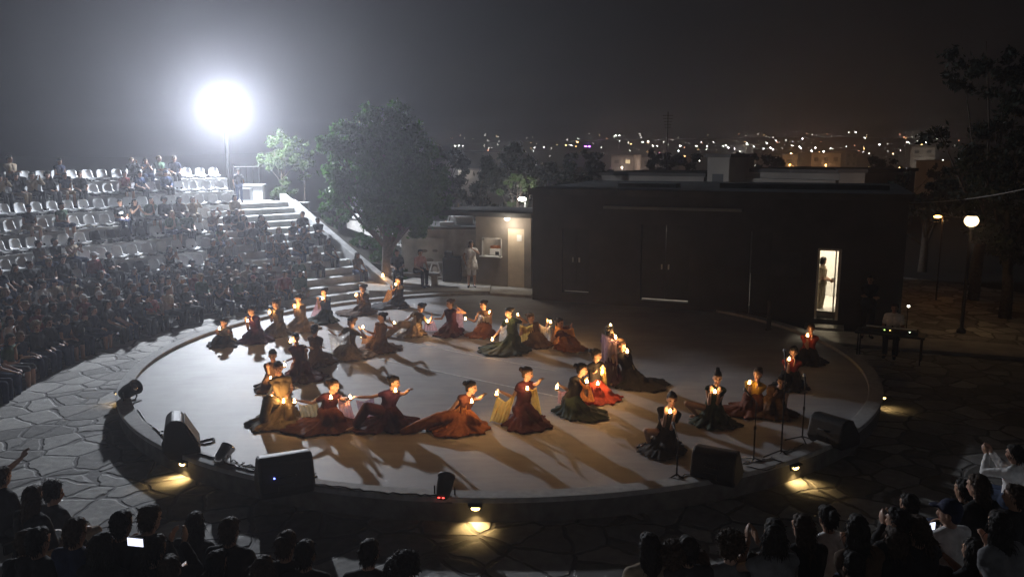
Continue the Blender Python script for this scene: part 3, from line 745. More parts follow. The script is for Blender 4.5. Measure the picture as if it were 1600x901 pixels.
def dancer(label, b, h, lh, rh, phi, dress, hairst='bun', veils=(), trail=(0, 0), hem=.37, dl=-.12, dr=-.12, back=.24, foot=None, tphi=None, seed=0, sleeve=None, sash=None, hphi=None, tilt=.12, curl=.5, spread=.15):
    rnd = random.Random(seed * 13 + 5)
    g0 = gp(b[0], b[1], FZ); Yb = g0.y + back; org = V((g0.x, Yb, FZ))
    hd = at(h[0], h[1], Yb - .03)
    tphi = phi * .45 if tphi is None else tphi
    q = radians(tphi); f = V((sin(q), -cos(q), 0)); s = V((cos(q), sin(q), 0))     # s: to the viewer's right when facing the viewer
    q2 = radians(phi if hphi is None else hphi); hf = V((sin(q2), -cos(q2), -tilt)).normalized(); hs = hf.cross(V((0, 0, 1))).normalized()
    pel = V((g0.x, Yb, FZ + .23))
    dirn = (hd - pel); 
    neck = hd - dirn.normalized() * .17
    tl = (neck - pel).length
    if tl > .5: pel = neck - (neck - pel).normalized() * .5
    J = dict(pel=pel, neck=neck, head=hd, hf=hf, hu=hs.cross(hf).normalized())
    up = (neck - pel).normalized(); ss = (s - up * s.dot(up)).normalized(); sh = neck - up * .05
    J['sl'], J['sr'] = sh - ss * .15, sh + ss * .15
    J['hl'], J['hr'] = pel - s * .08, pel + s * .08
    for k, pxy, dd in (('l', lh, dl), ('r', rh, dr)):
        if pxy is None: t = J['s' + k] + f * .25 - V((0, 0, .3))
        else: t = at(pxy[0], pxy[1], Yb + dd)
        e, hh = ik(J['s' + k], t, .27, .25, V((0, .3, -.8)) - f * .2)
        # keep the wrist a hand's length short of the thing it reaches for
        t2 = hh + (J['s' + k] - hh).normalized() * .07; dd_ = (t2 - J['s' + k]).length
        k_ = 1.0 if dd_ < .36 else min(1.0, dd_ * 1.012 / .52)
        J['e' + k], J['h_' + k] = ik(J['s' + k], t2, .27 * max(.86, k_), .25 * max(.86, k_), V((0, .3, -.8)))
        J['hn' + k] = V((0, -.3, 1)) if (hh - J['s' + k]).length < .4 else V((0, 0, -1))
    for k, sg in (('l', -1), ('r', 1)):
        J['k' + k] = V((pel.x, pel.y, FZ + .1)) + f * .3 + s * sg * .11; J['a' + k] = V((pel.x, pel.y, FZ + .07)) - f * .06 + s * sg * .12; J['t' + k] = J['a' + k] - f * .14 + V((0, 0, -.025))
    if foot is not None:
        ft = gp(foot[0], foot[1], FZ + .06); ft.y += .1
        side = 'l' if ft.x < pel.x else 'r'; hp = J['h' + side]; d_ = ft - hp
        if d_.length > .85: ft = hp + d_ * (.85 / d_.length); ft.z = FZ + .07
        J['k' + side], J['a' + side] = ik(hp, ft, .43, .42, V((0, -.3, .5))); dv = (J['a' + side] - hp); dv.z = 0; J['t' + side] = J['a' + side] + dv.normalized() * .13 + V((0, -.03, -.02))
    Jl = {k: (v - org if k not in ('hf', 'hu') and not k.startswith('hn') else v) for k, v in J.items()}
    me = body_mesh(Jl, .0135, w=.86, lw=(.62 if foot is None else .86), hands=(curl, curl), hsc=.95)
    o = link('person', me, [M['skin'], M['eye'], M['lip']], loc=org); tag(o, label, 'person', 'dancers with candles on the stage')
    link('hair', hair_mesh(Jl, hairst, .012, rnd), M['hair1'] if seed % 3 else M['hair2'], o)
    link('bodice', top_mesh(Jl, .0135, w=.86, sl=(rnd.choice([0, .45, .3]) if sleeve is None else sleeve), e=.011), CLOTH[dress], o)
    mb = MB(); skirt(mb, J, f, hem, trail, FZ, rnd, org, spread)
    sm = remesh(mb, .025, 2)
    ns = [v.normal.copy() for v in sm.vertices]
    for v, vn in zip(sm.vertices, ns):
        lo_ = 1 - min(1, max(0, v.co.z) / .45)
        q = v.co; rg = 1 - abs(noise.noise(q * 5.5 + V((seed, 0, 0)))) * 2
        qx, qy = q.x - (pel.x - org.x), q.y - (pel.y - org.y); an_ = atan2(qy, qx); rr_ = hypot(qx, qy)
        cr = abs(noise.noise(V((cos(an_) * 4.2, sin(an_) * 4.2, rr_ * 1.6 + seed * 3.1)))) * 2
        v.co += vn * ((.01 * noise.noise(q * 14) + .012 * rg + .034 * (.5 - min(1, cr * 1.6))) * (.25 + .75 * lo_)); v.co.z = max(v.co.z, .004)
    so = link('skirt', sm, CLOTH[sash or dress], o)
    if foot is not None:
        mb = MB(); side = 'l' if J['al'].x < pel.x - .25 or (J['al'] - J['hl']).length > .6 else 'r'
        mb.cap(Jl['h' + side], Jl['k' + side], .12, .1); mb.cap(Jl['k' + side], Jl['k' + side].lerp(Jl['a' + side], .8), .1, .085)
        for v in (0,): pass
        link('skirt_tail', remesh(mb, .016, 2), CLOTH[sash or dress], o)
    for (col, tp, bt, dy) in veils:
        sheet('veil', o, org, [at(x, y, Yb + dy) for x, y in tp], [V((gp(x, y, FZ + .015).x, min(gp(x, y, FZ + .015).y + .15, Yb + .5), max(FZ + .015, 0))) if True else None for x, y in bt], VEIL[col], rnd=rnd)
    # return points for the candles
    return o, Yb, J
def cdl(px, py, Y, what, pw=9.0, col=(1.0, .5, .17), k=1.0):
    return candle(at(px, py, Y), what, pw, col, k=k)
def dancers():
    n = [0]
    def D(label, *a, cands=(), **k):
        n[0] += 1
        o, Yb, J = dancer(label, *a, seed=n[0], **k)
        for (px, py, dy, lab, pw) in cands: cdl(px, py, Yb + dy, lab, pw)
        return o
    # kneeling arc along the far left kerb
    D('kneeling dancer nearest the left kerb, dark grey dress, veil over both arms', (348, 540), (350, 504), (338, 524), (358, 524), -20, 'charcoal', cands=[(343, 514, -.28, 'faint candle at the chest of the dancer nearest the left kerb', 3)], dl=-.2, dr=-.2, veils=[('olive', [(338, 520), (361, 520)], [(335, 536), (366, 538)], -.2)])
    D('kneeling dancer in plum dress, second from the left along the far kerb', (397, 534), (393, 485), (384, 503), (392, 504), -35, 'purple', cands=[(387, 502, -.25, 'red glowing candle of the plum dancer, second along the far kerb', 4)], trail=(.15, 0))
    D('kneeling dancer in grey brown dress, third from the left along the far kerb', (433, 524), (431, 474), (421, 491), (427, 492), -45, 'olive', cands=[(421, 489, -.2, 'bright candle of the grey brown dancer, third along the far kerb', 6)], trail=(-.2, 0))
    D('kneeling dancer in beige skirt, fourth from the left along the far kerb', (468, 515), (467, 466), (459, 482), (468, 483), -40, 'beige', cands=[(461, 480, -.2, 'large bright candle of the beige dancer, fourth along the far kerb', 8)], trail=(.1, 0), hem=.48)
    D('kneeling dancer in blue and red with a lit yellow chest, beside the stairs', (508, 503), (506, 456), (497, 470), (508, 470), -35, 'blue', sash='bottle green', cands=[(504, 467, -.25, 'candle lighting the blue and red dancer beside the stairs', 7)], trail=(-.2, -.1), veils=[('pink', [(496, 468), (503, 466)], [(490, 490), (503, 492)], -.15)])
    D('kneeling dancer in dark brown dress looking down at her candle, right of the stair foot', (569, 490), (567, 450), (557, 463), (562, 465), -65, 'brown', cands=[(556, 462, -.15, 'small candle of the dark brown dancer right of the stair foot', 6)], trail=(-.35, -.1))
    D('kneeling dancer with orange lit arms, farthest back before the bench', (622, 480), (623, 438), (609, 452), (619, 448), -60, 'charcoal', cands=[(618, 445, -.25, 'candle of the farthest dancer in front of the bench', 8)], trail=(-.45, 0), veils=[('orange', [(606, 452), (619, 448)], [(600, 468), (612, 470)], -.15)])
    # ring, left side
    D('dancer in dark dress at the left end of the ring, partly behind another', (424, 610), (426, 555), (418, 575), (434, 572), 10, 'brown', cands=[(423, 592, -.3, 'candle low in front of the leftmost ring dancer', 5)])
    D('dancer under an olive veil at the left front of the ring', (440, 660), (435, 575), (424, 622), (447, 625), 15, 'olive', cands=[(425, 622, -.25, 'white hot candle of the olive veiled dancer, outer hand', 9), (443, 628, -.25, 'smaller candle of the olive veiled dancer, inner hand', 7)],
      veils=[('olive', [(428, 592), (442, 592)], [(408, 640), (455, 650)], -.05), ('pink', [(424, 624), (432, 626)], [(418, 650), (430, 655)], -.2)], foot=(408, 664), trail=(-.2, -.1))
    D('dancer in dark maroon leaning over her candle, left side of the ring', (466, 590), (462, 529), (447, 568), (479, 552), 20, 'maroon', cands=[(445, 571, -.1, 'candle in the lowered hand of the maroon dancer on the ring left', 5), (454, 534, -.12, 'candle beside the face of the maroon dancer on the ring left', 5)], trail=(.15, -.1))
    D('dancer in brown dress with her back turned, behind the maroon one', (491, 574), (492, 515), (478, 545), (505, 545), 165, 'brown', tphi=160)
    D('dancer holding a wide pale veil in her stretched left arm, back left of the ring', (543, 558), (549, 503), (512, 518), (566, 513), -60, 'olive', sash='beige', cands=[(567, 512, -.1, 'bright candle between the two veiled dancers at the ring back left', 7)],
      veils=[('white', [(513, 520), (530, 521), (546, 517)], [(515, 551), (548, 556)], -.3)], trail=(.25, -.1), hem=.38)
    D('dancer in brown dress with red cloth at her knees, back of the ring', (592, 548), (597, 495), (570, 520), (614, 499), -75, 'brown', cands=[(565, 526, -.1, 'candle glowing on red cloth at the back of the ring', 7)], veils=[('orange', [(568, 520), (584, 522)], [(562, 538), (590, 545)], -.1)], trail=(.2, -.1))
    D('dancer leaning far left under a long pale veil, back of the ring', (648, 524), (658, 480), (610, 516), (678, 496), -70, 'olive', sash='beige', cands=[(616, 505, -.15, 'small candle of the dancer leaning left at the ring back', 4)],
      veils=[('white', [(612, 512), (632, 500), (650, 492)], [(604, 522), (650, 526)], -.1)], foot=(605, 524))
    D('dancer in rose dress with raised right elbow, back of the ring', (705, 524), (703, 474), (676, 500), (718, 479), -60, 'maroon', cands=[(669, 503, -.1, 'candle in the low left hand of the rose dancer at the ring back', 8)],
      veils=[('pink', [(712, 480), (722, 482)], [(710, 516), (724, 516)], -.12), ('pink', [(664, 500), (678, 500)], [(660, 518), (684, 519)], -.1)])
    D('dancer with a candle in each hand and a pale bib, back of the ring', (757, 526), (755, 476), (728, 500), (765, 490), -50, 'brown', sash='orange', cands=[(727, 499, -.15, 'left candle of the two handed dancer at the ring back', 8), (765, 489, -.2, 'right candle of the two handed dancer at the ring back', 7)],
      veils=[('white', [(748, 490), (766, 491)], [(744, 522), (770, 523)], -.2)])
    D('dancer in green dress bending left with three candles, right of the ring back', (803, 548), (795, 488), (770, 529), (810, 496), -60, 'bottle green', cands=[(769, 531, -.25, 'candle almost on the floor beside the green dancer', 9), (809, 493, -.1, 'candle at the raised hand of the green dancer', 7), (792, 502, -.22, 'candle at the breast of the green dancer', 5)],
      veils=[('white', [(782, 508), (792, 506)], [(780, 532), (790, 534)], -.2)], hem=.48, trail=(-.3, -.1))
    D('dancer between a yellow and a white veil, right of the ring back', (836, 540), (829, 496), (816, 510), (858, 504), 60, 'brown', cands=[(860, 504, -.1, 'candle in the right hand of the dancer between yellow and white veils', 15)],
      veils=[('yellow', [(812, 506), (832, 506)], [(812, 536), (836, 538)], -.2), ('white', [(844, 506), (860, 508)], [(844, 536), (862, 538)], -.2)])
    D('dancer under an orange lit veil in deep shade, right of the white veil', (886, 546), (874, 504), (864, 520), (896, 512), 60, 'rust', sash='orange', cands=[(893, 522, .25, 'candle hidden behind the orange lit veil', 6)], veils=[('orange', [(868, 508), (896, 512)], [(864, 540), (902, 542)], -.15)])
    # ring, right side
    D('dancer in dark dress rising behind a tall lilac veil, right end of the ring', (955, 604), (952, 517), (944, 535), (962, 530), 150, 'purple', cands=[(954, 510, -.05, 'small candle on the head of the lilac veiled dancer', 4), (962, 528, -.1, 'brightest candle at the lilac veiled dancer on the ring right', 26)],
      veils=[('lilac', [(940, 520), (952, 522), (964, 532)], [(940, 600), (968, 603)], -.2)], tphi=150)
    D('dancer in black at the far right of the ring, arm bent round her candle', (986, 604), (970, 538), (962, 560), (980, 553), 60, 'black', cands=[(980, 550, -.12, 'candle in the bent arm of the rightmost ring dancer', 16)], veils=[('olive', [(978, 560), (986, 562)], [(985, 600), (1004, 603)], -.05)], trail=(.3, -.05))
    D('dancer in brick red skirt seen side on, right side of the ring', (930, 624), (932, 554), (926, 582), (942, 582), 70, 'black', sash='brick', cands=[(941, 582, -.2, 'candle before the brick red dancer on the ring right', 8), (934, 600, -.3, 'candle low by the brick red skirt', 14)], trail=(-.25, -.1),
      veils=[('yellow', [(938, 572), (946, 574)], [(938, 612), (950, 616)], -.15)])
    D('dancer in dark green skirt reaching left with a pink veil, front right of the ring', (893, 650), (909, 577), (872, 606), (918, 599), 70, 'black', sash='bottle green', cands=[(870, 606, -.15, 'white candle in the left hand of the pink veiled dancer', 10), (917, 597, -.25, 'candle at the shoulder of the pink veiled dancer', 9)],
      veils=[('pink', [(872, 610), (886, 606), (900, 598)], [(872, 632), (892, 642)], -.05), ('orange', [(906, 592), (922, 602)], [(908, 630), (930, 628)], -.2)], hphi=80, trail=(.15, 0))
    # ring, front row
    D('front row dancer with both arms stretched level, farthest left, rust skirt', (508, 668), (521, 602), (463, 627), (546, 622), 75, 'maroon', sash='rust', cands=[(460, 628, -.1, 'small candle in the left hand of the leftmost front dancer', 4), (517, 622, -.3, 'candle at the breast of the leftmost front dancer', 7), (547, 622, -.12, 'candle in the right hand of the leftmost front dancer', 9)], trail=(-.3, -.08), hem=.36, spread=.75, dr=-.42, veils=[('olive', [(466, 630), (478, 627), (494, 620)], [(470, 660), (500, 664)], -.02), ('pink', [(528, 622), (545, 624)], [(530, 656), (552, 660)], -.3)])
    D('front row dancer in plum with a level right arm, second from left', (602, 668), (616, 597), (553, 621), (646, 606), 75, 'purple', sash='maroon', cands=[(618, 611, -.3, 'candle under the chin of the plum front dancer', 6)], trail=(-.2, 0), spread=.5, dr=-.4, foot=(552, 670), veils=[('lilac', [(556, 624), (584, 618)], [(562, 656), (585, 664)], 0)])
    D('front row dancer lunging low in an orange veil, legs stretched left', (720, 672), (736, 605), (686, 655), (762, 613), 75, 'rust', sash='orange', cands=[(683, 656, -.2, 'low orange candle in the left hand of the lunging dancer', 20), (737, 628, -.3, 'candle at the breast of the lunging dancer', 9)], foot=(634, 674), trail=(-.25, -.05), hem=.38, dr=-.42,
      veils=[('orange', [(690, 650), (712, 634), (728, 622)], [(684, 672), (728, 672)], -.12)])
    D('front row dancer in maroon spreading a yellow veil on both sides', (816, 666), (824, 583), (778, 614), (848, 591), 75, 'maroon', cands=[(776, 616, -.15, 'white candle at the corner of the yellow veil', 10), (824, 608, -.3, 'candle at the breast of the yellow veil dancer', 8)],
      veils=[('yellow', [(777, 617), (790, 622), (806, 612)], [(766, 662), (790, 666)], -.08), ('yellow', [(826, 603), (838, 604)], [(834, 655), (848, 655)], -.1)], hem=.42, dr=-.4)
    # singers on the right
    D('kneeling singer in black with pale feet, nearest the microphone wedge', (1042, 706), (1050, 624), (1042, 648), (1052, 648), -5, 'black', cands=[(1047, 644, -.32, 'candle lighting the face of the singer nearest the wedge', 1.6)], foot=(1016, 696), dl=-.3, dr=-.3, tphi=-20)
    D('kneeling singer in dark green with bare legs, second on the right side', (1118, 664), (1121, 590), (1112, 614), (1121, 615), -10, 'bottle green', hairst='highbun', cands=[(1117, 613, -.3, 'dim red candle of the dark green singer', 1.2)], foot=(1092, 652), dl=-.28, dr=-.28)
    D('kneeling singer with a brightly lit yellow top, beside the microphone stands', (1182, 644), (1184, 584), (1172, 602), (1180, 604), -40, 'yellow', sash='rust', cands=[(1171, 599, -.2, 'candle glowing beside the yellow topped singer', 3)], trail=(-.2, 0))
    D('kneeling singer in red top with lit face, in the dark behind the microphones', (1240, 606), (1240, 550), (1232, 566), (1239, 568), -30, 'red', sash='black', cands=[(1233, 562, -.25, 'bright candle of the red topped singer behind the microphones', 2)])
    D('dim singer in brown behind the microphone, between yellow and red ones', (1214, 650), (1222, 596), (1212, 620), (1228, 620), -20, 'brown')
    D('kneeling singer farthest back in the dark, before the lit doorway', (1268, 568), (1267, 513), (1261, 527), (1266, 528), -30, 'brick', sash='black', cands=[(1262, 525, -.25, 'small candle of the singer before the lit doorway', 1.5)])
dancers()
#@@PART props
# ------------------------------------------------------------------ stage equipment
def wedge(px, py, rz, label, s=1.0, led=None, tall=1.0):
    p = gp(px, py, FZ); g = empty('stage_monitor', p, label, 'loudspeaker', 'stage monitor wedges', rz)
    # cross-section (y: depth, z: height); the grille slopes up and back towards local -Y
    prof = [(-.3, .0), (.22, .0), (.33, .14), (.24, .46), (.14, .52), (-.02, .5), (-.30, .12)]
    m = MB(); w = .34 * s
    m.loft([[V((x, y * s, z * s * tall)) for y, z in prof] for x in (-w, -w * .97, w * .97, w)][1:3], True)
    m.build('cabinet', M['black'], g, bevel=.035 * s)
    m = MB(); a, b = V((0, -.305, .125)), V((0, -.03, .503))
    d = (b - a).normalized(); nrm = V((0, -d.z, d.y))
    q = [a + d * .04 + V((-w * .9, 0, 0)), a + d * .04 + V((w * .9, 0, 0)), b - d * .04 + V((w * .9, 0, 0)), b - d * .04 + V((-w * .9, 0, 0))]
    q = [V((v.x, v.y * s, v.z * s * tall)) for v in q]
    m.hexa([v + nrm * .004 for v in q] + [v + nrm * .016 for v in q]); m.build('grille', M['grille'], g, bevel=.004)
    m = MB(); m.tube([(-.1 * s, .3 * s, .3 * s * tall), (-.09 * s, .345 * s, .31 * s * tall), (.09 * s, .345 * s, .31 * s * tall), (.1 * s, .3 * s, .3 * s * tall)], .014, 8); m.build('handle', M['black'], g, smooth=True)
    m = MB(); m.box((.02, .33 * s, .16 * s * tall), (.2 * s, .012, .09 * s)); m.build('connector_panel', M['blackmetal'], g)
    if led:
        m = MB(); m.box((.16 * s, .31 * s, .3 * s * tall), (.022, .02, .016)); m.build('power_light', emit('led_' + led[0], led[1], led[2]), g)
    return g
def par(px, py, rz, tilt, label, mt='black', leds=None, s=1.0):
    p = gp(px, py, FZ); g = empty('stage_light', p, label, 'stage light', 'stage lights along the kerb', rz)
    m = MB()
    R = Matrix.Rotation(-tilt, 3, 'X')     # barrel points to local -Y, tilted up
    def ring(y, r): return [R @ V((r * cos(2 * pi * k / 20), y, r * sin(2 * pi * k / 20))) * s + V((0, 0, .21 * s)) for k in range(20)]
    m.loft([ring(y, r) for y, r in ((.2, .05), (.17, .09), (.05, .115), (-.13, .12), (-.14, .13), (-.17, .13), (-.17, .112), (-.13, .1))], True); m.build('housing', M[mt], g, smooth=True)
    m = MB(); m.loft([ring(-.125, .1), ring(-.15, .04)], True); m.build('lens', M['chrome'], g, smooth=True)
    m = MB(); m.tube([V((-.15 * s, 0, .21 * s)), V((-.155 * s, 0, .06 * s)), V((-.12 * s, 0, .02 * s)), V((.12 * s, 0, .02 * s)), V((.155 * s, 0, .06 * s)), V((.15 * s, 0, .21 * s))], .013 * s, 8)
    m.box((0, 0, .008), (.28 * s, .22 * s, .016)); m.build('yoke', M['blackmetal'], g)
    if leds:
        for dx in (-.03, .03):
            m = MB(); m.box((dx, .205 * s, .12 * s), (.028, .01, .012)); m.build('indicator', emit('led_red', (1, .05, .04), 7), g)
    return g
def floor_cable(pts, label, r=.013):
    rnd = random.Random(len(label)); P = []
    for (a, b) in zip(pts[:-1], pts[1:]):
        A, B = gp(*a, FZ + .012), gp(*b, FZ + .012)
        for k in range(6):
            t = k / 6; p = A.lerp(B, t); p += V((rnd.uniform(-.03, .03), rnd.uniform(-.03, .03), 0)); P.append(p)
    P.append(gp(*pts[-1], FZ + .012))
    for p in P:
        if hypot(p.x - CX, p.y - CY) > R0 - .3: p.z = .115 + r + .001
    o0 = P[0].copy()
    m = MB(); m.tube([p - o0 for p in P], r, 6); o = m.build('cable', M['cable'], smooth=True, loc=o0); tag(o, label, 'cable', 'black cables on the stage floor')
def mic(px, py, htop, label, boom=None, s=1.0):
    p = gp(px, py, FZ); g = empty('microphone_stand', p, label, 'microphone stand', 'microphone stands before the singers')
    m = MB()
    for k in range(3):
        a = 2 * pi * k / 3 + px; m.cap((0, 0, .12), (.27 * cos(a), .27 * sin(a), .012), .011, .011, 6, 2)
    m.build('tripod_base', M['blackmetal'], g)
    m = MB(); m.cap((0, 0, .1), (0, 0, htop * .6), .013, None, 8, 2); m.cap((0, 0, htop * .6), (0, 0, htop), .009, None, 8, 2); m.cap((0, 0, htop * .58), (0, 0, htop * .62), .02, None, 8, 2); m.build('pole', M['blackmetal'], g)
    b = V(boom or (0, 0, 0)); top = V((0, 0, htop)) + b
    if boom:
        m = MB(); m.cap(V((0, 0, htop)) - b * .25, top, .008, None, 8, 2); m.build('boom', M['blackmetal'], g)
    d = (b.normalized() if boom else V((0, .4, .9)).normalized())
    m = MB(); m.cap(top, top + d * .13, .012, .016, 8, 2); m.build('microphone', M['black'], g, smooth=True).data
    m = MB(); m.ell(top + d * .16, (.028, .028, .03)); m.build('microphone_head', M['steel'], g, smooth=True)
def stage_props():
    wedge(445, 765, radians(205) , 'black stage monitor with small blue light, centre left of the front kerb', 1.14, ('blue', (.15, .2, 1), 6))
    wedge(286, 708, radians(112), 'tall glossy black stage monitor beside the left kerb, seen edge on', .9, None, 1.4)
    wedge(1120, 748, radians(150), 'black stage monitor on the right front, before the nearest singer', .98)
    wedge(1302, 692, radians(125), 'black stage monitor farthest right on the kerb, in the dark', .95)
    par(204, 628, radians(75), .5, 'small black stage light by the leftmost curve of the kerb', 'black', None, 1.15)
    par(350, 728, radians(160), .6, 'chrome stage light tangled in cables between two monitors', 'chrome', None, .9)
    par(695, 780, radians(170), .7, 'black stage light with two red indicators at the front kerb', 'black', True, .95)
    floor_cable([(215, 640), (235, 665), (255, 690), (270, 700)], 'black cable from the leftmost stage light to the tall monitor')
    floor_cable([(305, 690), (322, 686), (336, 684), (330, 692), (312, 694)], 'black cable looped on the floor right of the tall monitor')
    floor_cable([(310, 716), (335, 722), (355, 732), (375, 738), (400, 744), (418, 748)], 'black cable running from the chrome light to the blue lit monitor')
    floor_cable([(362, 724), (380, 730), (372, 736), (390, 734), (404, 740), (385, 742)], 'tangle of black cable right of the chrome light', .011)
    floor_cable([(482, 738), (494, 742), (490, 750), (476, 748)], 'black cable looped right of the blue lit monitor')
    floor_cable([(490, 764), (540, 770), (600, 778), (650, 781), (690, 783)], 'long black cable lying along the front kerb')
    floor_cable([(1060, 752), (1090, 745), (1140, 738), (1180, 722), (1230, 712), (1255, 700)], 'black cable winding past the microphone stand feet', .008)
    floor_cable([(1165, 735), (1195, 742), (1225, 730), (1205, 722), (1180, 728)], 'black cable coiled at the feet of the middle microphone stand', .008)
    mic(1057, 752, .66, 'microphone stand nearest the front, beside the right monitor', (.0, .2, .06))
    mic(1177, 726, 1.0, 'microphone stand with a pale windshield, second from the front', (-.05, .12, .06))
    mic(1220, 714, 1.48, 'tallest microphone stand with a boom, in front of the brown singer', (.05, .2, .1))
    mic(1253, 692, 1.0, 'thin microphone stand farthest right')
    # small step lights in the stage wall
    for (px, py, lab, pw) in ((285, 727, 'warm step light in the stage wall under the tall monitor', 9), (743, 797, 'warm step light in the front of the stage wall', 12), (1243, 733, 'warm step light in the stage wall below the microphones', 10), (1381, 623, 'tiny amber step light on the dark right side of the stage wall', 2.0), (183, 612, 'small step light at the leftmost end of the stage wall', 1.5)):
        a = at(px, py, 1).copy(); r = ray(px, py)
        # meet the drum wall just outside its face
        best = None; t = 5.0
        while t < 30:
            q = V((0, 0, HC)) + r * t; e = abs(hypot(q.x - CX, q.y - CY) - (R0 + .015))
            if -.3 < q.z < .12 and (best is None or e < best[0] - 1e-6): best = (e, q.copy())
            t += .005
        q = best[1]; ang = atan2(q.y - CY, q.x - CX); q = V((CX + (R0 - .028) * cos(ang), CY + (R0 - .028) * sin(ang), .0))
        g = empty('step_light', q, lab, 'step light', 'step lights in the stage wall', ang + pi / 2)
        m = MB(); m.box((0, -.05, .022), (.2, .1, .03)); m.box((0, -.012, -.03), (.15, .024, .08)); m.build('hood', M['blackmetal'], g, bevel=.004)
        m = MB(); m.ell((0, -.05, -.025), (.06, .03, .03)); m.build('bulb', emit('step_bulb', (1, .68, .25), 14 if pw > 3 else 6), g, smooth=True)
        light('step_lamp', 'SPOT', V((0, -.065, -.06)), pw * 2.2, (1, .66, .26), .02, g, None, spot_size=radians(120), spot_blend=.6)
        g.children[-1].rotation_euler = (radians(-22), 0, 0)
stage_props()
#@@PART buildings
# ------------------------------------------------------------------ floodlight
LP = at(347, 163, 34.6)
def floodlight():
    base = V((LP.x, LP.y + .25, PZ)); g = empty('floodlight_mast', base, 'tall mast with a blazing white floodlight cluster behind the top tier', 'floodlight')
    lo = lambda p: V(p) - base
    m = MB(); m.cap((0, 0, 0), (0, 0, LP.z - PZ - .1), .11, .075, 14, 2); m.box((0, 0, .03), (.5, .5, .06)); m.build('pole', M['blackmetal'], g, smooth=False)
    d = (V((CX + 1, CY - 4, 0)) - LP).normalized(); q = d.to_track_quat('-Z', 'Y').to_matrix()
    m = MB(); m.cap(lo(LP) + q @ V((-.5, 0, .17)), lo(LP) + q @ V((.5, 0, .17)), .04, None, 8, 2); m.cap(lo(LP) + q @ V((0, -.45, .17)), lo(LP) + q @ V((0, .45, .17)), .04, None, 8, 2); m.build('crossbar', M['steel'], g)
    E_ = emit('floodlight_lens', (.9, .95, 1.0), 150)
    heads = [V((0, 0, 0))] + [V((.33 * cos(pi / 3 * k), .33 * sin(pi / 3 * k), 0)) for k in range(6)]
    for c in heads:
        def rg(z, r): return [lo(LP) + q @ (c + V((r * cos(2 * pi * j / 24), r * sin(2 * pi * j / 24), z))) for j in range(24)]
        m = MB(); m.loft([rg(.14, .06), rg(.1, .12), rg(-.0, .155), rg(-.02, .158), rg(-.02, .148), rg(.0, .145)], True); h = m.build('lamp_head', M['blackmetal'], g, smooth=True)
        m = MB(); m.loft([rg(-.004, .142), rg(-.03, .125), rg(-.042, .08)], True); m.build('lens', E_, h, smooth=True)
    light('floodlight_spill', 'POINT', lo(LP + d * .35), 7600, (.84, .9, 1.0), .22, g)
    b_ = lo(LP + d * .36); aim = V((sin(radians(18)), -cos(radians(18)), -.3))
    light('floodlight_beam', 'SPOT', b_, 8600, (.86, .91, 1.0), .22, g, b_ + aim, spot_size=radians(86), spot_blend=1.0)
floodlight()
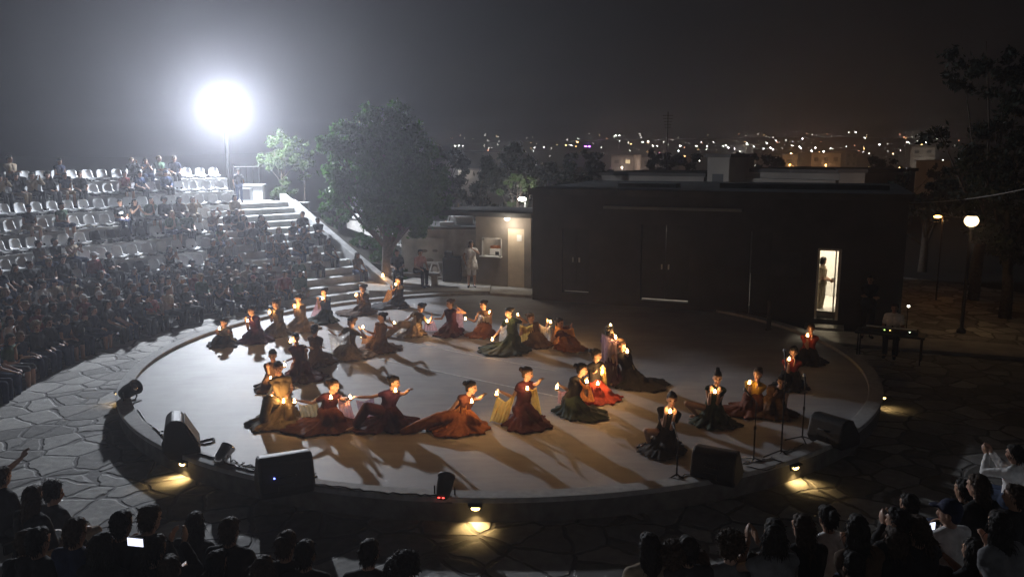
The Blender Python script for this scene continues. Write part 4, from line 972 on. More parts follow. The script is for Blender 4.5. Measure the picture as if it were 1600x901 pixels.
# ------------------------------------------------------------------ the dark theatre building
WA = V((.67, 25.85, 0)); WU = V((.927, -.376, 0)); WN = V((.376, .927, 0))      # along the wall, and away from the stage
def onwall(px, py, off=0.0):
    r = ray(px, py); n = WN; t = ((WA + WN * off - V((0, 0, HC))).dot(n)) / r.dot(n); q = V((0, 0, HC)) + r * t
    return (q - WA).dot(WU), q.z
def main_building():
    base = WA + V((0, 0, PZ)); g = empty('theatre_building', base, 'long dark flat roofed building with shut doors behind the stage', 'building')
    def P(u, n, z): return WU * u + WN * n + V((0, 0, z - PZ))
    def bx(m, u0, u1, n0, n1, z0, z1, mi=0):
        m.hexa([P(u0, n0, z0), P(u1, n0, z0), P(u1, n1, z0), P(u0, n1, z0), P(u0, n0, z1), P(u1, n0, z1), P(u1, n1, z1), P(u0, n1, z1)], mi)
    H = 3.45; T = .3; D = 7.5; Lw = 10.9
    u1a, z1 = onwall(880, 457); u1b, _ = onwall(917, 457); u2a, z2 = onwall(1002, 467); u2b, z2b = onwall(1072, 476)
    u3a, _ = onwall(1168, 480); u3b, z3 = onwall(1176, 492); u3c, _ = onwall(1190, 495); u4a, z4t = onwall(1279, 391); u4b, z4 = onwall(1307, 500)
    print('wall', [round(x, 2) for x in (u1a, u1b, z1, u2a, u2b, z2, z2b, u3a, u3b, z3, u4a, u4b, z4t, z4)])
    ops = [(u1a - .05, u1b + .05, z1, 2.4), (u2a - .05, u2b + .05, (z2 + z2b) / 2, 2.6), (u3a, u3b + .45, z3, 2.5), (u4a, u4b, z4, z4t)]
    m = MB(); u = 0
    for a, b, zb, zt in ops:
        bx(m, u, a, 0, T, PZ - .1, H); bx(m, a, b, 0, T, PZ - .1, zb); bx(m, a, b, 0, T, zt, H); u = b
    bx(m, u, Lw, 0, T, PZ - .1, H)
    bx(m, 0, T, T, D, PZ - .1, H); bx(m, Lw - T, Lw, T, D, PZ - .1, H); bx(m, T, Lw - T, D - T, D, PZ - .1, H)
    m.build('wall', M['plaster'], g)
    m = MB(); bx(m, -.12, Lw + .1, -.12, D + .1, H + .003, H + .2); m.build('roof', M['roof'], g)
    m = MB(); ua, _ = onwall(945, 320); ub, _ = onwall(1160, 326); bx(m, ua, ub, -.2, -.003, H - .38, H - .3); m.build('ledge', M['slab'], g)
    m = MB(); bx(m, 2.4, 4.3, 1.6, 2.3, H + .2, H + .34); m.build('roof_slab', M['slab'], g)
    m = MB(); bx(m, 5.6, 10.5, 2.0, 2.25, H + .2, H + .36); m.build('roof_slab', M['slab'], g)
    # doors, a finger's width clear of the threshold so the room's light shows beneath
    for (a, b, zb, zt), gap in zip(ops[:2], (.06, .065)):
        mid = (a + b) / 2
        for s0, s1 in ((a, mid - .004), (mid + .004, b)):
            m = MB(); bx(m, s0, s1, .12, .17, zb + gap, zt); dd = m.build('door', M['door'], g)
            m = MB(); bx(m, s1 - .12 if s0 == a else s0 + .08, s1 - .08 if s0 == a else s0 + .12, .06, .119, zb + 1.0, zb + 1.15); m.build('handle', M['steel'], dd)
    a, b, zb, zt = ops[2]
    m = MB(); bx(m, a + .03, b, .12, .17, zb + .012, zt); m.build('door', M['door'], g)
    # floor and partition of the lit rooms
    m = MB(); bx(m, T, Lw - T, T, D - T, PZ, ops[1][2] - .02); m.build('floor', M['dirtywhite'], g)
    # lit dressing room behind the open door
    a, b, zb, zt = ops[3]
    m = MB(); r0, r1 = a - .9, b + 1.0
    bx(m, r0, r0 + .08, T, 3.0, ops[1][2] - .02, 2.9); bx(m, r1 - .08, r1, T, 3.0, ops[1][2] - .02, 2.9); bx(m, r0, r1, 3.0, 3.08, ops[1][2] - .02, 2.9); bx(m, r0, r1, T, 3.08, 2.9, 2.98)
    bx(m, r0 + .08, r1 - .08, T, 3.0, ops[1][2] - .018, zb - .01); m.build('dressing_room', M['white'], g)
    m = MB(); bx(m, b - .06, b + .02, -.03, T, zb, zt + .05); bx(m, a - .02, a + .04, -.03, T, zb, zt + .05); bx(m, a, b, -.03, T, zt, zt + .06); m.build('door_frame', M['dirtywhite'], g)
    dm = MB(); # open leaf swung inwards
    hp = P(b - .08, T + .02, 0); 
    bx(dm, b - .14, b - .1, T + .02, T + .85, zb + .01, zt - .02); dl = dm.build('door', M['white'], g)
    m = MB(); m.box(P(b - .17, T + .75, zb + 1.0), (.05, .05, .12)); m.build('handle', M['steel'], dl)
    m = MB(); cl = P((r0 + r1) / 2, 1.5, 2.86); m.box(cl, (.6, .6, .06)); m.build('ceiling_lamp', emit('room_lamp', (1, .86, .6), 10), g)
    light('room_light', 'POINT', cl - V((0, 0, .12)), 170, (1, .84, .6), .1, g)
    light('hall_light', 'POINT', P(4.5, 2.2, 2.6), 150, (1, .88, .72), .2, g)
    # pale step outside the open door
    m = MB(); base2 = WA
    q0, q1 = a - .25, b + .2
    o = MB(); 
    def W(u, n, z): return WA + WU * u + WN * n + V((0, 0, z))
    o.hexa([W(q0, -.55, PZ), W(q1, -.55, PZ), W(q1, -.002, PZ), W(q0, -.002, PZ), W(q0, -.55, zb - .13), W(q1, -.55, zb - .13), W(q1, -.002, zb - .13), W(q0, -.002, zb - .13)])
    tag(o.build('door_step', M['ground2'], bevel=.01), 'pale concrete step under the lit doorway', 'step')
    # walkway along the building, right of the door
    o = MB(); zt2 = zb - .2; W0, W1 = a - .2, 17.0
    o.hexa([W(W0, -2.0, PZ), W(W1, -2.0, PZ), W(W1, -.56, PZ), W(W0, -.56, PZ), W(W0, -2.0, zt2), W(W1, -2.0, zt2), W(W1, -.56, zt2), W(W0, -.56, zt2)])
    struct(o.build('pavement', M['ground2'], bevel=.02))
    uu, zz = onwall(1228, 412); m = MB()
    o = MB(); o.box((0, 0, 0), (.85, .04, .7)); ob = o.build('wall_panel', M['roof'], bevel=.005, loc=WA + WU * uu - WN * .025 + V((0, 0, zz))); ob.rotation_euler = (0, 0, atan2(WU.y, WU.x)); tag(ob, 'dim blank panel on the dark wall left of the lit door', 'notice board')  # thin panel added where a faint pale patch shows on the wall
    return ops, W, zt2
OPS, WW, WALKZ = main_building()
# ------------------------------------------------------------------ booth, terrace and the things before it
TZ = .16
def terrace():
    m = MB(); a = gp(560, 474, TZ); 
    pts = [V((-4.9, 27.0, 0)), V((-3.6, 26.75, 0)), V((-.75, 26.75, 0)), V((-.75, 31, 0)), V((-6.0, 33, 0)), V((-6.4, 30.2, 0))]
    m.loft([[V((p.x, p.y, z)) for p in pts] for z in (PZ, TZ)], True); struct(m.build('terrace', M['ground2'], bevel=.015))
    m = MB(); pts = [V((-.747, 26.6, 0)), V((.64, 26.05, 0)), V((1.2, 30, 0)), V((-.747, 30, 0))]
    m.loft([[V((p.x, p.y, z)) for p in pts] for z in (PZ, .125)], True); struct(m.build('terrace', M['ground2'], bevel=.015))
    # service booth with a counter window and a cream door
    A, B = V((-1.28, 28.35, 0)), V((.66, 27.45, 0)); u = (B - A).normalized(); n = V((-u.y, u.x, 0)); L = (B - A).length
    g = empty('service_booth', A, 'small flat roofed booth with a lit counter window and cream door', 'booth')
    def P(x, y, z): return u * x + n * y + V((0, 0, z))
    def bx(m, x0, x1, y0, y1, z0, z1): m.hexa([P(x0, y0, z0), P(x1, y0, z0), P(x1, y1, z0), P(x0, y1, z0), P(x0, y0, z1), P(x1, y0, z1), P(x1, y1, z1), P(x0, y1, z1)])
    def onb(px, py):
        r = ray(px, py); t = (A - V((0, 0, HC))).dot(n) / r.dot(n); q = V((0, 0, HC)) + r * t; return (q - A).dot(u), q.z
    w0, wz1 = onb(754, 372); w1, wz0 = onb(783, 400); d0, dz1 = onb(793, 357); d1, _ = onb(819, 446); H = 2.58
    m = MB(); bx(m, 0, w0, 0, .16, 0, H); bx(m, w0, w1, 0, .16, 0, wz0); bx(m, w0, w1, 0, .16, wz1, H); bx(m, w1, d0, 0, .16, 0, H); bx(m, d0, d1, 0, .16, dz1, H); bx(m, d1, L, 0, .16, 0, H)
    bx(m, 0, .16, .16, 2.2, 0, H); bx(m, L - .16, L, .16, 2.2, 0, H); bx(m, .16, L - .16, 2.04, 2.2, 0, H); m.build('wall', M['booth'], g)
    m = MB(); bx(m, -1.6, L + .12, -.25, 2.5, H + .003, H + .16); m.build('roof', M['roof'], g)
    m = MB(); bx(m, d0, d1, .03, .08, .13, dz1); dd = m.build('door', M['cream'], g)
    x_, z_ = onb(811, 372); m = MB(); bx(m, x_ - .09, x_ + .09, .018, .028, z_ - .11, z_ + .11); m.build('notice', M['paper'], dd)
    m = MB(); bx(m, w0 - .05, w1 + .05, -.18, .2, wz0 - .04, wz0); m.build('counter', M['white'], g)
    m = MB(); bx(m, w0 - .03, w0, -.02, .12, wz0, wz1); bx(m, w1, w1 + .03, -.02, .12, wz0, wz1); bx(m, w0, w1, -.02, .12, wz1, wz1 + .03); m.build('window_frame', M['dirtywhite'], g)
    light('booth_lamp', 'POINT', P((w0 + w1) / 2, .9, 2.3), 50, (1, .9, .75), .1, g)
    el = empty('added_eave_lamp', A + P(L * .62, -.2, H - .02), 'small added bulkhead lamp under the eave of the booth roof', 'lamp'); m = MB(); m.box((0, 0, -.02), (.2, .1, .04)); m.build('base', M['white'], el); m = MB(); m.ell((0, 0, -.06), (.07, .04, .04)); m.build('bulb', emit('added_eave_bulb', (1, .88, .7), 1), el, smooth=True)  # bulkhead lamp added to brighten the booth front and terrace
    light('added_eave_light', 'POINT', V((0, -.25, -.2)), 50, (1, .87, .7), .1, el)
    bc = A + P((w0 + w1) / 2 + .12, .1, wz0)
    o = empty('ice_box', bc + V((0, 0, 0)), 'white serving box with orange packets on the booth counter', 'box', None, atan2(u.y, u.x))
    m = MB(); m.box((0, 0, .13), (.42, .2, .24)); m.build('box', M['white'], o, bevel=.02)
    m = MB()
    for k in range(5): m.box((-.17 + .085 * k, .0, .3), (.07, .12, .09 + .03 * (k % 2)))
    m.build('packets', CLOTH['orange'], o, bevel=.008)
    m = MB(); m.box((.09, -.108, .09), (.14, .012, .12)); m.build('front_vent', M['blackmetal'], o)
    # annexe with flat roof left of the booth
    y0 = 30.0; xl, xr = at(628, 400, y0).x, at(748, 400, y0).x; zt = at(690, 358, y0).z
    g2 = empty('annexe', V(((xl + xr) / 2, y0, 0)), 'low pale walled annexe with flat roof behind the bench', 'building')
    m = MB(); m.box((0, 1.1, zt / 2), (xr - xl, 2.2, zt)); m.build('wall', M['dirtywhite'], g2)
    m = MB(); m.box((0, 1.1, zt + .053), (xr - xl + .2, 2.4, .1)); m.build('roof', M['slab'], g2)
    # panel with a faded blotchy face leaning on it
    xa, xb = at(651, 400, y0).x, at(693, 400, y0).x; za, zb = at(670, 430, y0).z, at(670, 371, y0).z
    g3 = empty('painted_panel', V(((xa + xb) / 2, y0 - .09, max(za, TZ))), 'tall faded panel with dark blotches on the annexe wall', 'panel')
    m = MB(); m.box((0, 0, (zb - za) / 2), (xb - xa, .05, zb - za)); m.build('board', M['board'], g3)
    for (x, z, r) in ((-.2, .95, .12), (.2, .95, .1), (0, .6, .14), (.08, .35, .18)):
        m = MB(); m.loft([[V((x + r * cos(2 * pi * k / 20) * (1 + .2 * sin(3 * k)), y, z + .5 * r * sin(2 * pi * k / 20))) for k in range(20)] for y in (-.0285, -.033)], True); m.build('blotch', M['booth'], g3)
    # white A-frame trestle with a round badge, on the terrace
    p = V((at(680, 438, 29.2).x, 29.2, TZ)); g4 = empty('signboard', p, 'white A-frame signboard with a round badge on the terrace', 'signboard')
    m = MB()
    for y in (-.12, .12):
        m.cap((-.28, y, .02), (-.1, 0, .62), .022, None, 6, 1); m.cap((.28, y, .02), (.1, 0, .62), .022, None, 6, 1)
    m.box((0, -.1, .1), (.56, .03, .045)); m.box((0, -.01, .62), (.24, .05, .05)); m.build('frame', M['white'], g4)
    m = MB(); m.loft([[V((.09 * cos(2 * pi * k / 24), y, .4 + .12 * sin(2 * pi * k / 24))) for k in range(24)] for y in (-.065, -.045)], True); m.build('badge', M['paper'], g4)
    m = MB(); m.box((-.02, -.03, .66), (.62, .03, .03)); m.build('crossbar', M['white'], g4)
    # black loudspeaker cabinets
    p = V((at(707, 443, 29.0).x, 29.0, TZ)); g5 = empty('speaker_cabinet', p, 'big black loudspeaker cabinet standing on the terrace beside the booth', 'loudspeaker')
    m = MB(); m.box((0, 0, .44), (.66, .55, .86)); m.build('cabinet', M['black'], g5, bevel=.02)
    m = MB(); m.box((0, -.283, .44), (.6, .012, .8)); m.build('grille', M['grille'], g5)
    m = MB(); m.box((0, 0, .005), (.5, .4, .01)); m.build('foot', M['cable'], g5)
    p2 = V((p.x - .12, 29.02, TZ + .873)); o = empty('equipment_case', p2, 'small black case on top of the loudspeaker cabinet', 'case')
    m = MB(); m.box((0, 0, .1), (.3, .35, .2)); m.build('case', M['black'], o, bevel=.015); m = MB(); m.tube([(-.06, 0, .2), (-.05, 0, .235), (.05, 0, .235), (.06, 0, .2)], .01, 6); m.build('handle', M['steel'], o)
    # stuff on the annexe roof
    zr = zt + .104
    p = V((at(706, 350, 30.6).x, 30.6, zr)); o = empty('trestle', p, 'bright white A-frame trestle on the annexe roof', 'trestle')
    for y in (-.1, .1):
        m = MB(); m.cap((-.2, y, .02), (-.03, 0, .52), .024, None, 6, 1); m.build('leg', M['white'], o); m = MB(); m.cap((.2, y, .02), (.03, 0, .52), .024, None, 6, 1); m.build('leg', M['white'], o)
    m = MB(); m.box((0, 0, .52), (.12, .1, .05)); m.build('top', M['white'], o)
    p = V((at(722, 350, 30.9).x, 30.9, zr)); o = empty('white_crate', p, 'long white box lying on the annexe roof, right of the trestle', 'box'); m = MB(); m.box((0, 0, .14), (.85, .4, .28)); m.build('body', M['white'], o, bevel=.01); m = MB(); m.box((0, 0, .30), (.88, .43, .03)); m.build('lid', M['white'], o)
    p = V((at(698, 355, 30.3).x, 30.3, zr)); o = empty('white_crate', p, 'flat white box in front of the rooftop trestle', 'box'); m = MB(); m.box((0, 0, .06), (.5, .3, .12)); m.build('body', M['white'], o, bevel=.01); m = MB(); m.box((0, 0, .135), (.52, .32, .025)); m.build('lid', M['white'], o)
    # low bench wall with two people
    p = V((at(655, 455, 27.9).x, 27.9, TZ)); o = empty('bench', p, 'low concrete bench before the pale panel', 'bench')
    m = MB(); m.box((-.1, 0, .42), (1.7, .42, .08)); m.build('seat', M['ground2'], o, bevel=.01)
    for x in (-.8, .55):
        m = MB(); m.box((x, 0, .19), (.2, .36, .38)); m.build('leg', M['ground2'], o)
    rnd = random.Random(5)
    spectator(p + V((.0, 0, .46)), V((.55, -.8, 0)).normalized(), lambda *a: 'person in pink shirt sitting on the bench before the pale panel', rnd, 2, 'pink', 'black', group='people round the booth')
    spectator(p + V((-.75, .0, .46)), V((.2, -1, 0)).normalized(), lambda *a: 'dark person sitting at the left end of the bench beside the tree', rnd, 0, 'black', 'black', group='people round the booth')
    J = standing_J('up', 10); q = V((at(737, 450, 27.6).x, 27.6, TZ))
    o, ks = make_person(J, 'person in short white dress standing at the booth, hand at her face', 'long', M['hair2'], CLOTH['white'], CLOTH['white'], 'skin', .014, .3, True, 'black'); o.location = q; o.scale = (.95,) * 3; o.rotation_euler = (0, 0, .1)
    mb = MB(); n_ = 40
    mb.loft([[V((r * cos(2 * pi * k / n_) * (1.15 if i else 1), r * .8 * sin(2 * pi * k / n_) + .01 * sin(6 * 2 * pi * k / n_) * i, z)) for k in range(n_)] for i, (r, z) in enumerate(((.135, 1.12), (.175, .95), (.2, .8), (.215, .66)))], True); mb.build('skirt', CLOTH['white'], o, smooth=True)
    q = WW((OPS[3][0] + OPS[3][1]) / 2 + 1.05, -1.1, WALKZ); J = standing_J('cross', -20)
    o, ks = make_person(J, 'person in dark clothes standing with crossed arms right of the lit doorway', 'short', M['hair1'], CLOTH['black'], CLOTH['black'], 'skin2', .014, 1.8); o.location = q; o.rotation_euler = (0, 0, -.3)
    q = WW((OPS[3][0] + .12), .75, OPS[3][2]); J = standing_J('clasp', 60)
    o, ks = make_person(J, 'person in pale shirt half hidden inside the lit doorway', 'short', M['hair1'], CLOTH['beige'], CLOTH['beige'], 'skin', .014, .6); o.location = q; o.rotation_euler = (0, 0, .9)
terrace()
def mixing_desk():
    p = gp(1385, 556, PZ + .0); p = gp(1388, 562, WALKZ); face = V((-.5, -.85, 0)).normalized(); rz = atan2(face.x, -face.y)
    g = empty('mixing_table', p, 'dark folding table right of the lit doorway', 'table', None, rz)
    m = MB(); m.box((0, 0, .66), (1.5, .6, .05)); m.build('tabletop', M['fur'], g, bevel=.006)
    for x in (-.68, .68):
        for y in (-.24, .24):
            m = MB(); m.cap((x, y, .015), (x, y, .63), .018, None, 6, 1); m.build('leg', M['blackmetal'], g)
    R = Matrix.Rotation(rz, 3, 'Z')
    o = empty('keyboard', p + R @ V((0, 0, .688)), 'black electronic keyboard with green and amber lights on the dark table', 'keyboard', None, rz)
    m = MB(); m.box((0, 0, .045), (1.2, .32, .08)); m.build('case', M['black'], o, bevel=.01)
    m = MB(); m.box((0, .08, .09), (1.1, .13, .012)); m.build('keys', M['white'], o)
    for k, (x, c) in enumerate(((-.12, (.5, 1, .2)), (.0, (1, .75, .2)), (.42, (.8, 1, .7)))):
        m = MB(); m.box((x, -.155, .07), (.03, .02, .02)); m.build('indicator', emit('indicator_light', c, 3.0), o)
    rnd = random.Random(9); q = p - face * .62
    st = empty('stool', q, 'black stool behind the dark keyboard table', 'stool', None, rz); m = MB(); m.box((0, 0, .43), (.38, .36, .05)); m.build('seat', M['seatdark'], st, bevel=.01)
    for sx in (-.14, .14):
        m = MB(); m.box((sx, 0, .2), (.03, .3, .41)); m.build('leg', M['blackmetal'], st)
    spectator(q + V((0, 0, .455)), face, lambda *a: 'person in white shirt seated at the keyboard right of the doorway', rnd, 0, 'white', 'black', group='people round the keyboard')
    p = at(1419, 478, 21.6); z0 = WALKZ
    o = empty('lamp_post', V((p.x, p.y, z0)), 'thin stand with a tiny white lamp beside the keyboard player', 'lamp'); m = MB(); m.cap((0, 0, 0), (0, 0, p.z - z0 - .04), .012, None, 6, 1); m.build('pole', M['blackmetal'], o); m = MB(); m.ell((0, -.02, p.z - z0), (.035, .035, .03)); m.build('bulb', emit('tiny_lamp', (1, .92, .75), 10), o)
mixing_desk()
#@@PART far
# ------------------------------------------------------------------ trees and planting
def tree(name, base, blobs, nleaf, size, leafm, label, cat='tree', trunk=(.16, .07), limbs=6, seed=0, group=None, lift=0):
    rnd = random.Random(seed); g = empty(name, base, label, cat, group)
    blobs = [(V(c), r) for c, r in blobs]; top = sum((c for c, r in blobs), V((0, 0, 0))) / len(blobs)
    m = MB(); k = V((0, 0, 0)); pts = [k + V((0, 0, -.15)), V((top.x * .15 + .03, top.y * .1, top.z * .3)), V((top.x * .5, top.y * .5, top.z * .62)), V((top.x, top.y, top.z * .95))]
    m.tube(pts, [trunk[0] * 1.25, trunk[0], trunk[0] * .7, trunk[1] * .6], 10)
    for c, r in blobs[:limbs + 4]:
        s = pts[1].lerp(pts[2], rnd.random()); mid = s.lerp(c, .55) + V((rnd.uniform(-.15, .15), rnd.uniform(-.15, .15), .1)); m.tube([s, mid, c + V((0, 0, r * .4))], [trunk[1], trunk[1] * .6, trunk[1] * .2], 6)
    m.build('trunk', M['bark'], g, smooth=True)
    mb = MB(); W = sum(r ** 2 for c, r in blobs)
    for c, r in blobs:
        nn = int(nleaf * r ** 2 / W); sub = [c + V((rnd.gauss(0, 1), rnd.gauss(0, 1), rnd.gauss(0, .8))).normalized() * r * rnd.uniform(.35, 1.0) for _ in range(max(6, int(nn / 95)))]
        for i in range(nn):
            q = rnd.choice(sub) + V((rnd.gauss(0, 1), rnd.gauss(0, 1), rnd.gauss(0, .75))) * r * rnd.choice([.09, .13, .2])
            a = V((rnd.gauss(0, 1), rnd.gauss(0, 1), rnd.gauss(0, .6))).normalized(); b = a.orthogonal().normalized(); b = Quaternion(a, rnd.random() * 6) @ b
            s = size * rnd.uniform(.6, 1.4); c2 = a.cross(b)
            mb.add([q - b * s, q - c2 * s * .38, q + b * s, q + c2 * s * .38], [(0, 1, 2, 3)])
    mb.build('crown', leafm, g)
    return g
def lobes(cx, cz, w, h, n, seed, d=None, yo=0):
    rnd = random.Random(seed); out = []
    for k in range(n):
        a = rnd.uniform(0, 2 * pi); rr = sqrt(rnd.random()); out.append(((cx + w * rr * cos(a), yo + (d or w) * rnd.uniform(-.8, .8), cz + h * rr * sin(a)), rnd.uniform(.32, .55) * min(w, h)))
    return out
def planting():
    Y = 28.8; tb = V((at(603, 392, Y).x, Y, -.25))
    def L_(px, py, r, dy=0):
        p = at(px, py, Y); return ((p.x - tb.x, dy, p.z - tb.z), r)
    bl = [L_(600, 270, 1.05), L_(560, 240, .75, .2), L_(640, 250, .85, -.3), L_(660, 300, .8), L_(540, 290, .75), L_(600, 200, .75), L_(575, 180, .5, .3), L_(620, 182, .5), L_(520, 310, .55, .4), L_(680, 270, .55), L_(535, 300, .5), L_(525, 224, .55, .1), L_(506, 226, .36), L_(618, 342, .5), L_(660, 342, .5, -.3), L_(682, 335, .4), L_(640, 290, .9), L_(585, 222, .8), L_(640, 225, .7), L_(545, 205, .45), L_(640, 340, .6), L_(600, 330, .8), L_(690, 320, .4, .3), L_(515, 260, .42, .2), L_(670, 235, .45), L_(655, 365, .32), L_(600, 250, 1.0, .9), L_(610, 300, 1.0, -.8), L_(650, 210, .4)]  # upper left lobes added to shade the right-hand paving
    tree('broadleaf_tree', tb, bl, 56000, .092, M['leaf'], 'large dark leafy tree between the stairs and the booth, lit green on its lamp side', seed=1, trunk=(.2, .09), limbs=12)
    Y = 37.0; tb = V((at(441, 318, Y).x, Y, 2.4))
    bl = [((x * .75, y, z), r) for (x, y, z), r in [((-.55, 0, 2.3), .5), ((.1, .1, 2.75), .6), ((.7, 0, 2.3), .55), ((1.2, 0, 1.9), .4), ((-1.0, 0, 1.9), .42), ((.2, -.2, 2.1), .5), ((-.4, .2, 2.9), .4), ((.6, .2, 3.0), .4)]]
    tree('young_tree', tb, bl, 5200, .06, M['leaf2'], 'small feathery tree brightly lit near the floodlight', seed=2, trunk=(.05, .025), limbs=7)
    tb = V((at(476, 318, 37.5).x, 37.5, 2.3)); tree('young_tree', tb, [((0, 0, 1.5), .4), ((.3, 0, 2.2), .4), ((-.3, 0, 2.0), .35), ((.1, 0, 2.8), .3)], 1500, .055, M['leaf2'], 'thin sparse sapling right of the small feathery tree', seed=8, trunk=(.03, .015))
    tb = V((at(441, 318, 36.2).x, 36.2, 2.45)); tree('shrub', tb, [((0, 0, .7), .45), ((.35, 0, .55), .35), ((-.35, 0, .5), .35), ((.1, 0, 1.0), .3)], 2200, .05, M['leaf2'], 'bright leafy shrub under the small feathery tree', 'shrub', seed=3, trunk=(.03, .02))
    for (x, sw, w, h, sd, lab) in ((3.7, 2.45, .9, .5, 4, 'dark rounded shrub beside the lower sloping bank'), (2.3, 2.5, .9, .7, 5, 'dark shrub spreading right beside the tree trunk'), (5.9, 2.4, .9, .7, 6, 'dark shrub at the top of the sloping bank'), (.9, 2.3, .6, .5, 7, 'dark low shrub at the foot of the tree trunk')):
        p = ST_B + ST_D * x + ST_S * sw; b = V((p.x, p.y, PZ + 3.02 * x / 7.8 - .45))
        tree('shrub', b, lobes(0, h * .95, w * .75, h * .7, 12, sd, .6), 6500, .06, M['leaf'], lab, 'shrub', seed=sd, trunk=(.04, .025), group='shrubs beside the stairs')
    # dark trees beyond the roofs
    far = [(795, 268, 62, 2.2, 1.9, 'round dark tree crown rising above the booth roof'), (745, 306, 48, 2.6, 1.5, 'dark spreading tree behind the annexe roof'), (850, 285, 55, 3.2, 1.3, 'low dark tree behind the left end of the theatre roof'), (905, 262, 80, 3.6, 1.8, 'wide dark tree beyond the pale roof slab'),
           (700, 272, 58, 2.0, 1.5, 'dark tree right behind the big leafy tree'), (1060, 262, 110, 5, 2.2, 'dark distant tree mass left of the long building tower'), (1180, 262, 120, 5, 2, 'dark distant tree mass over the long building'), (1400, 285, 90, 5, 2.4, 'dark tree group right of the long building end'),
           (1545, 205, 27, 1.9, 2.6, 'tall black tree filling the upper right corner'), (1590, 300, 24, 1.6, 2.2, 'black tree below the tall one at the right edge'), (1450, 312, 34, 2.3, 1.0, 'reddish lit shrub mass behind the globe lamp'), (1530, 300, 31, 1.8, 1.3, 'dark foliage right above the globe lamp')]
    for i, (px, py, Y, w, h, lab) in enumerate(far):
        c = at(px, py, Y); zb = terrain_h(c.x, Y); b = V((c.x, Y, zb))
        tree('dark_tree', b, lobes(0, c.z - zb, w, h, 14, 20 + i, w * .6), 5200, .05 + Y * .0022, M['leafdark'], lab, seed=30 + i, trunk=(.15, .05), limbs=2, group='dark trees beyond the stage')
    # trimmed tree lit from inside by a lamp behind the booth
    Y = 40; c = at(806, 298, Y); b = V((c.x, Y, -.3)); tree('lamp_lit_tree', b, lobes(0, c.z + .3, 1.0, .7, 8, 55), 2200, .07, M['leaf2'], 'tree with leaves lit white by the lamp behind the booth', seed=55, trunk=(.08, .04))
planting()
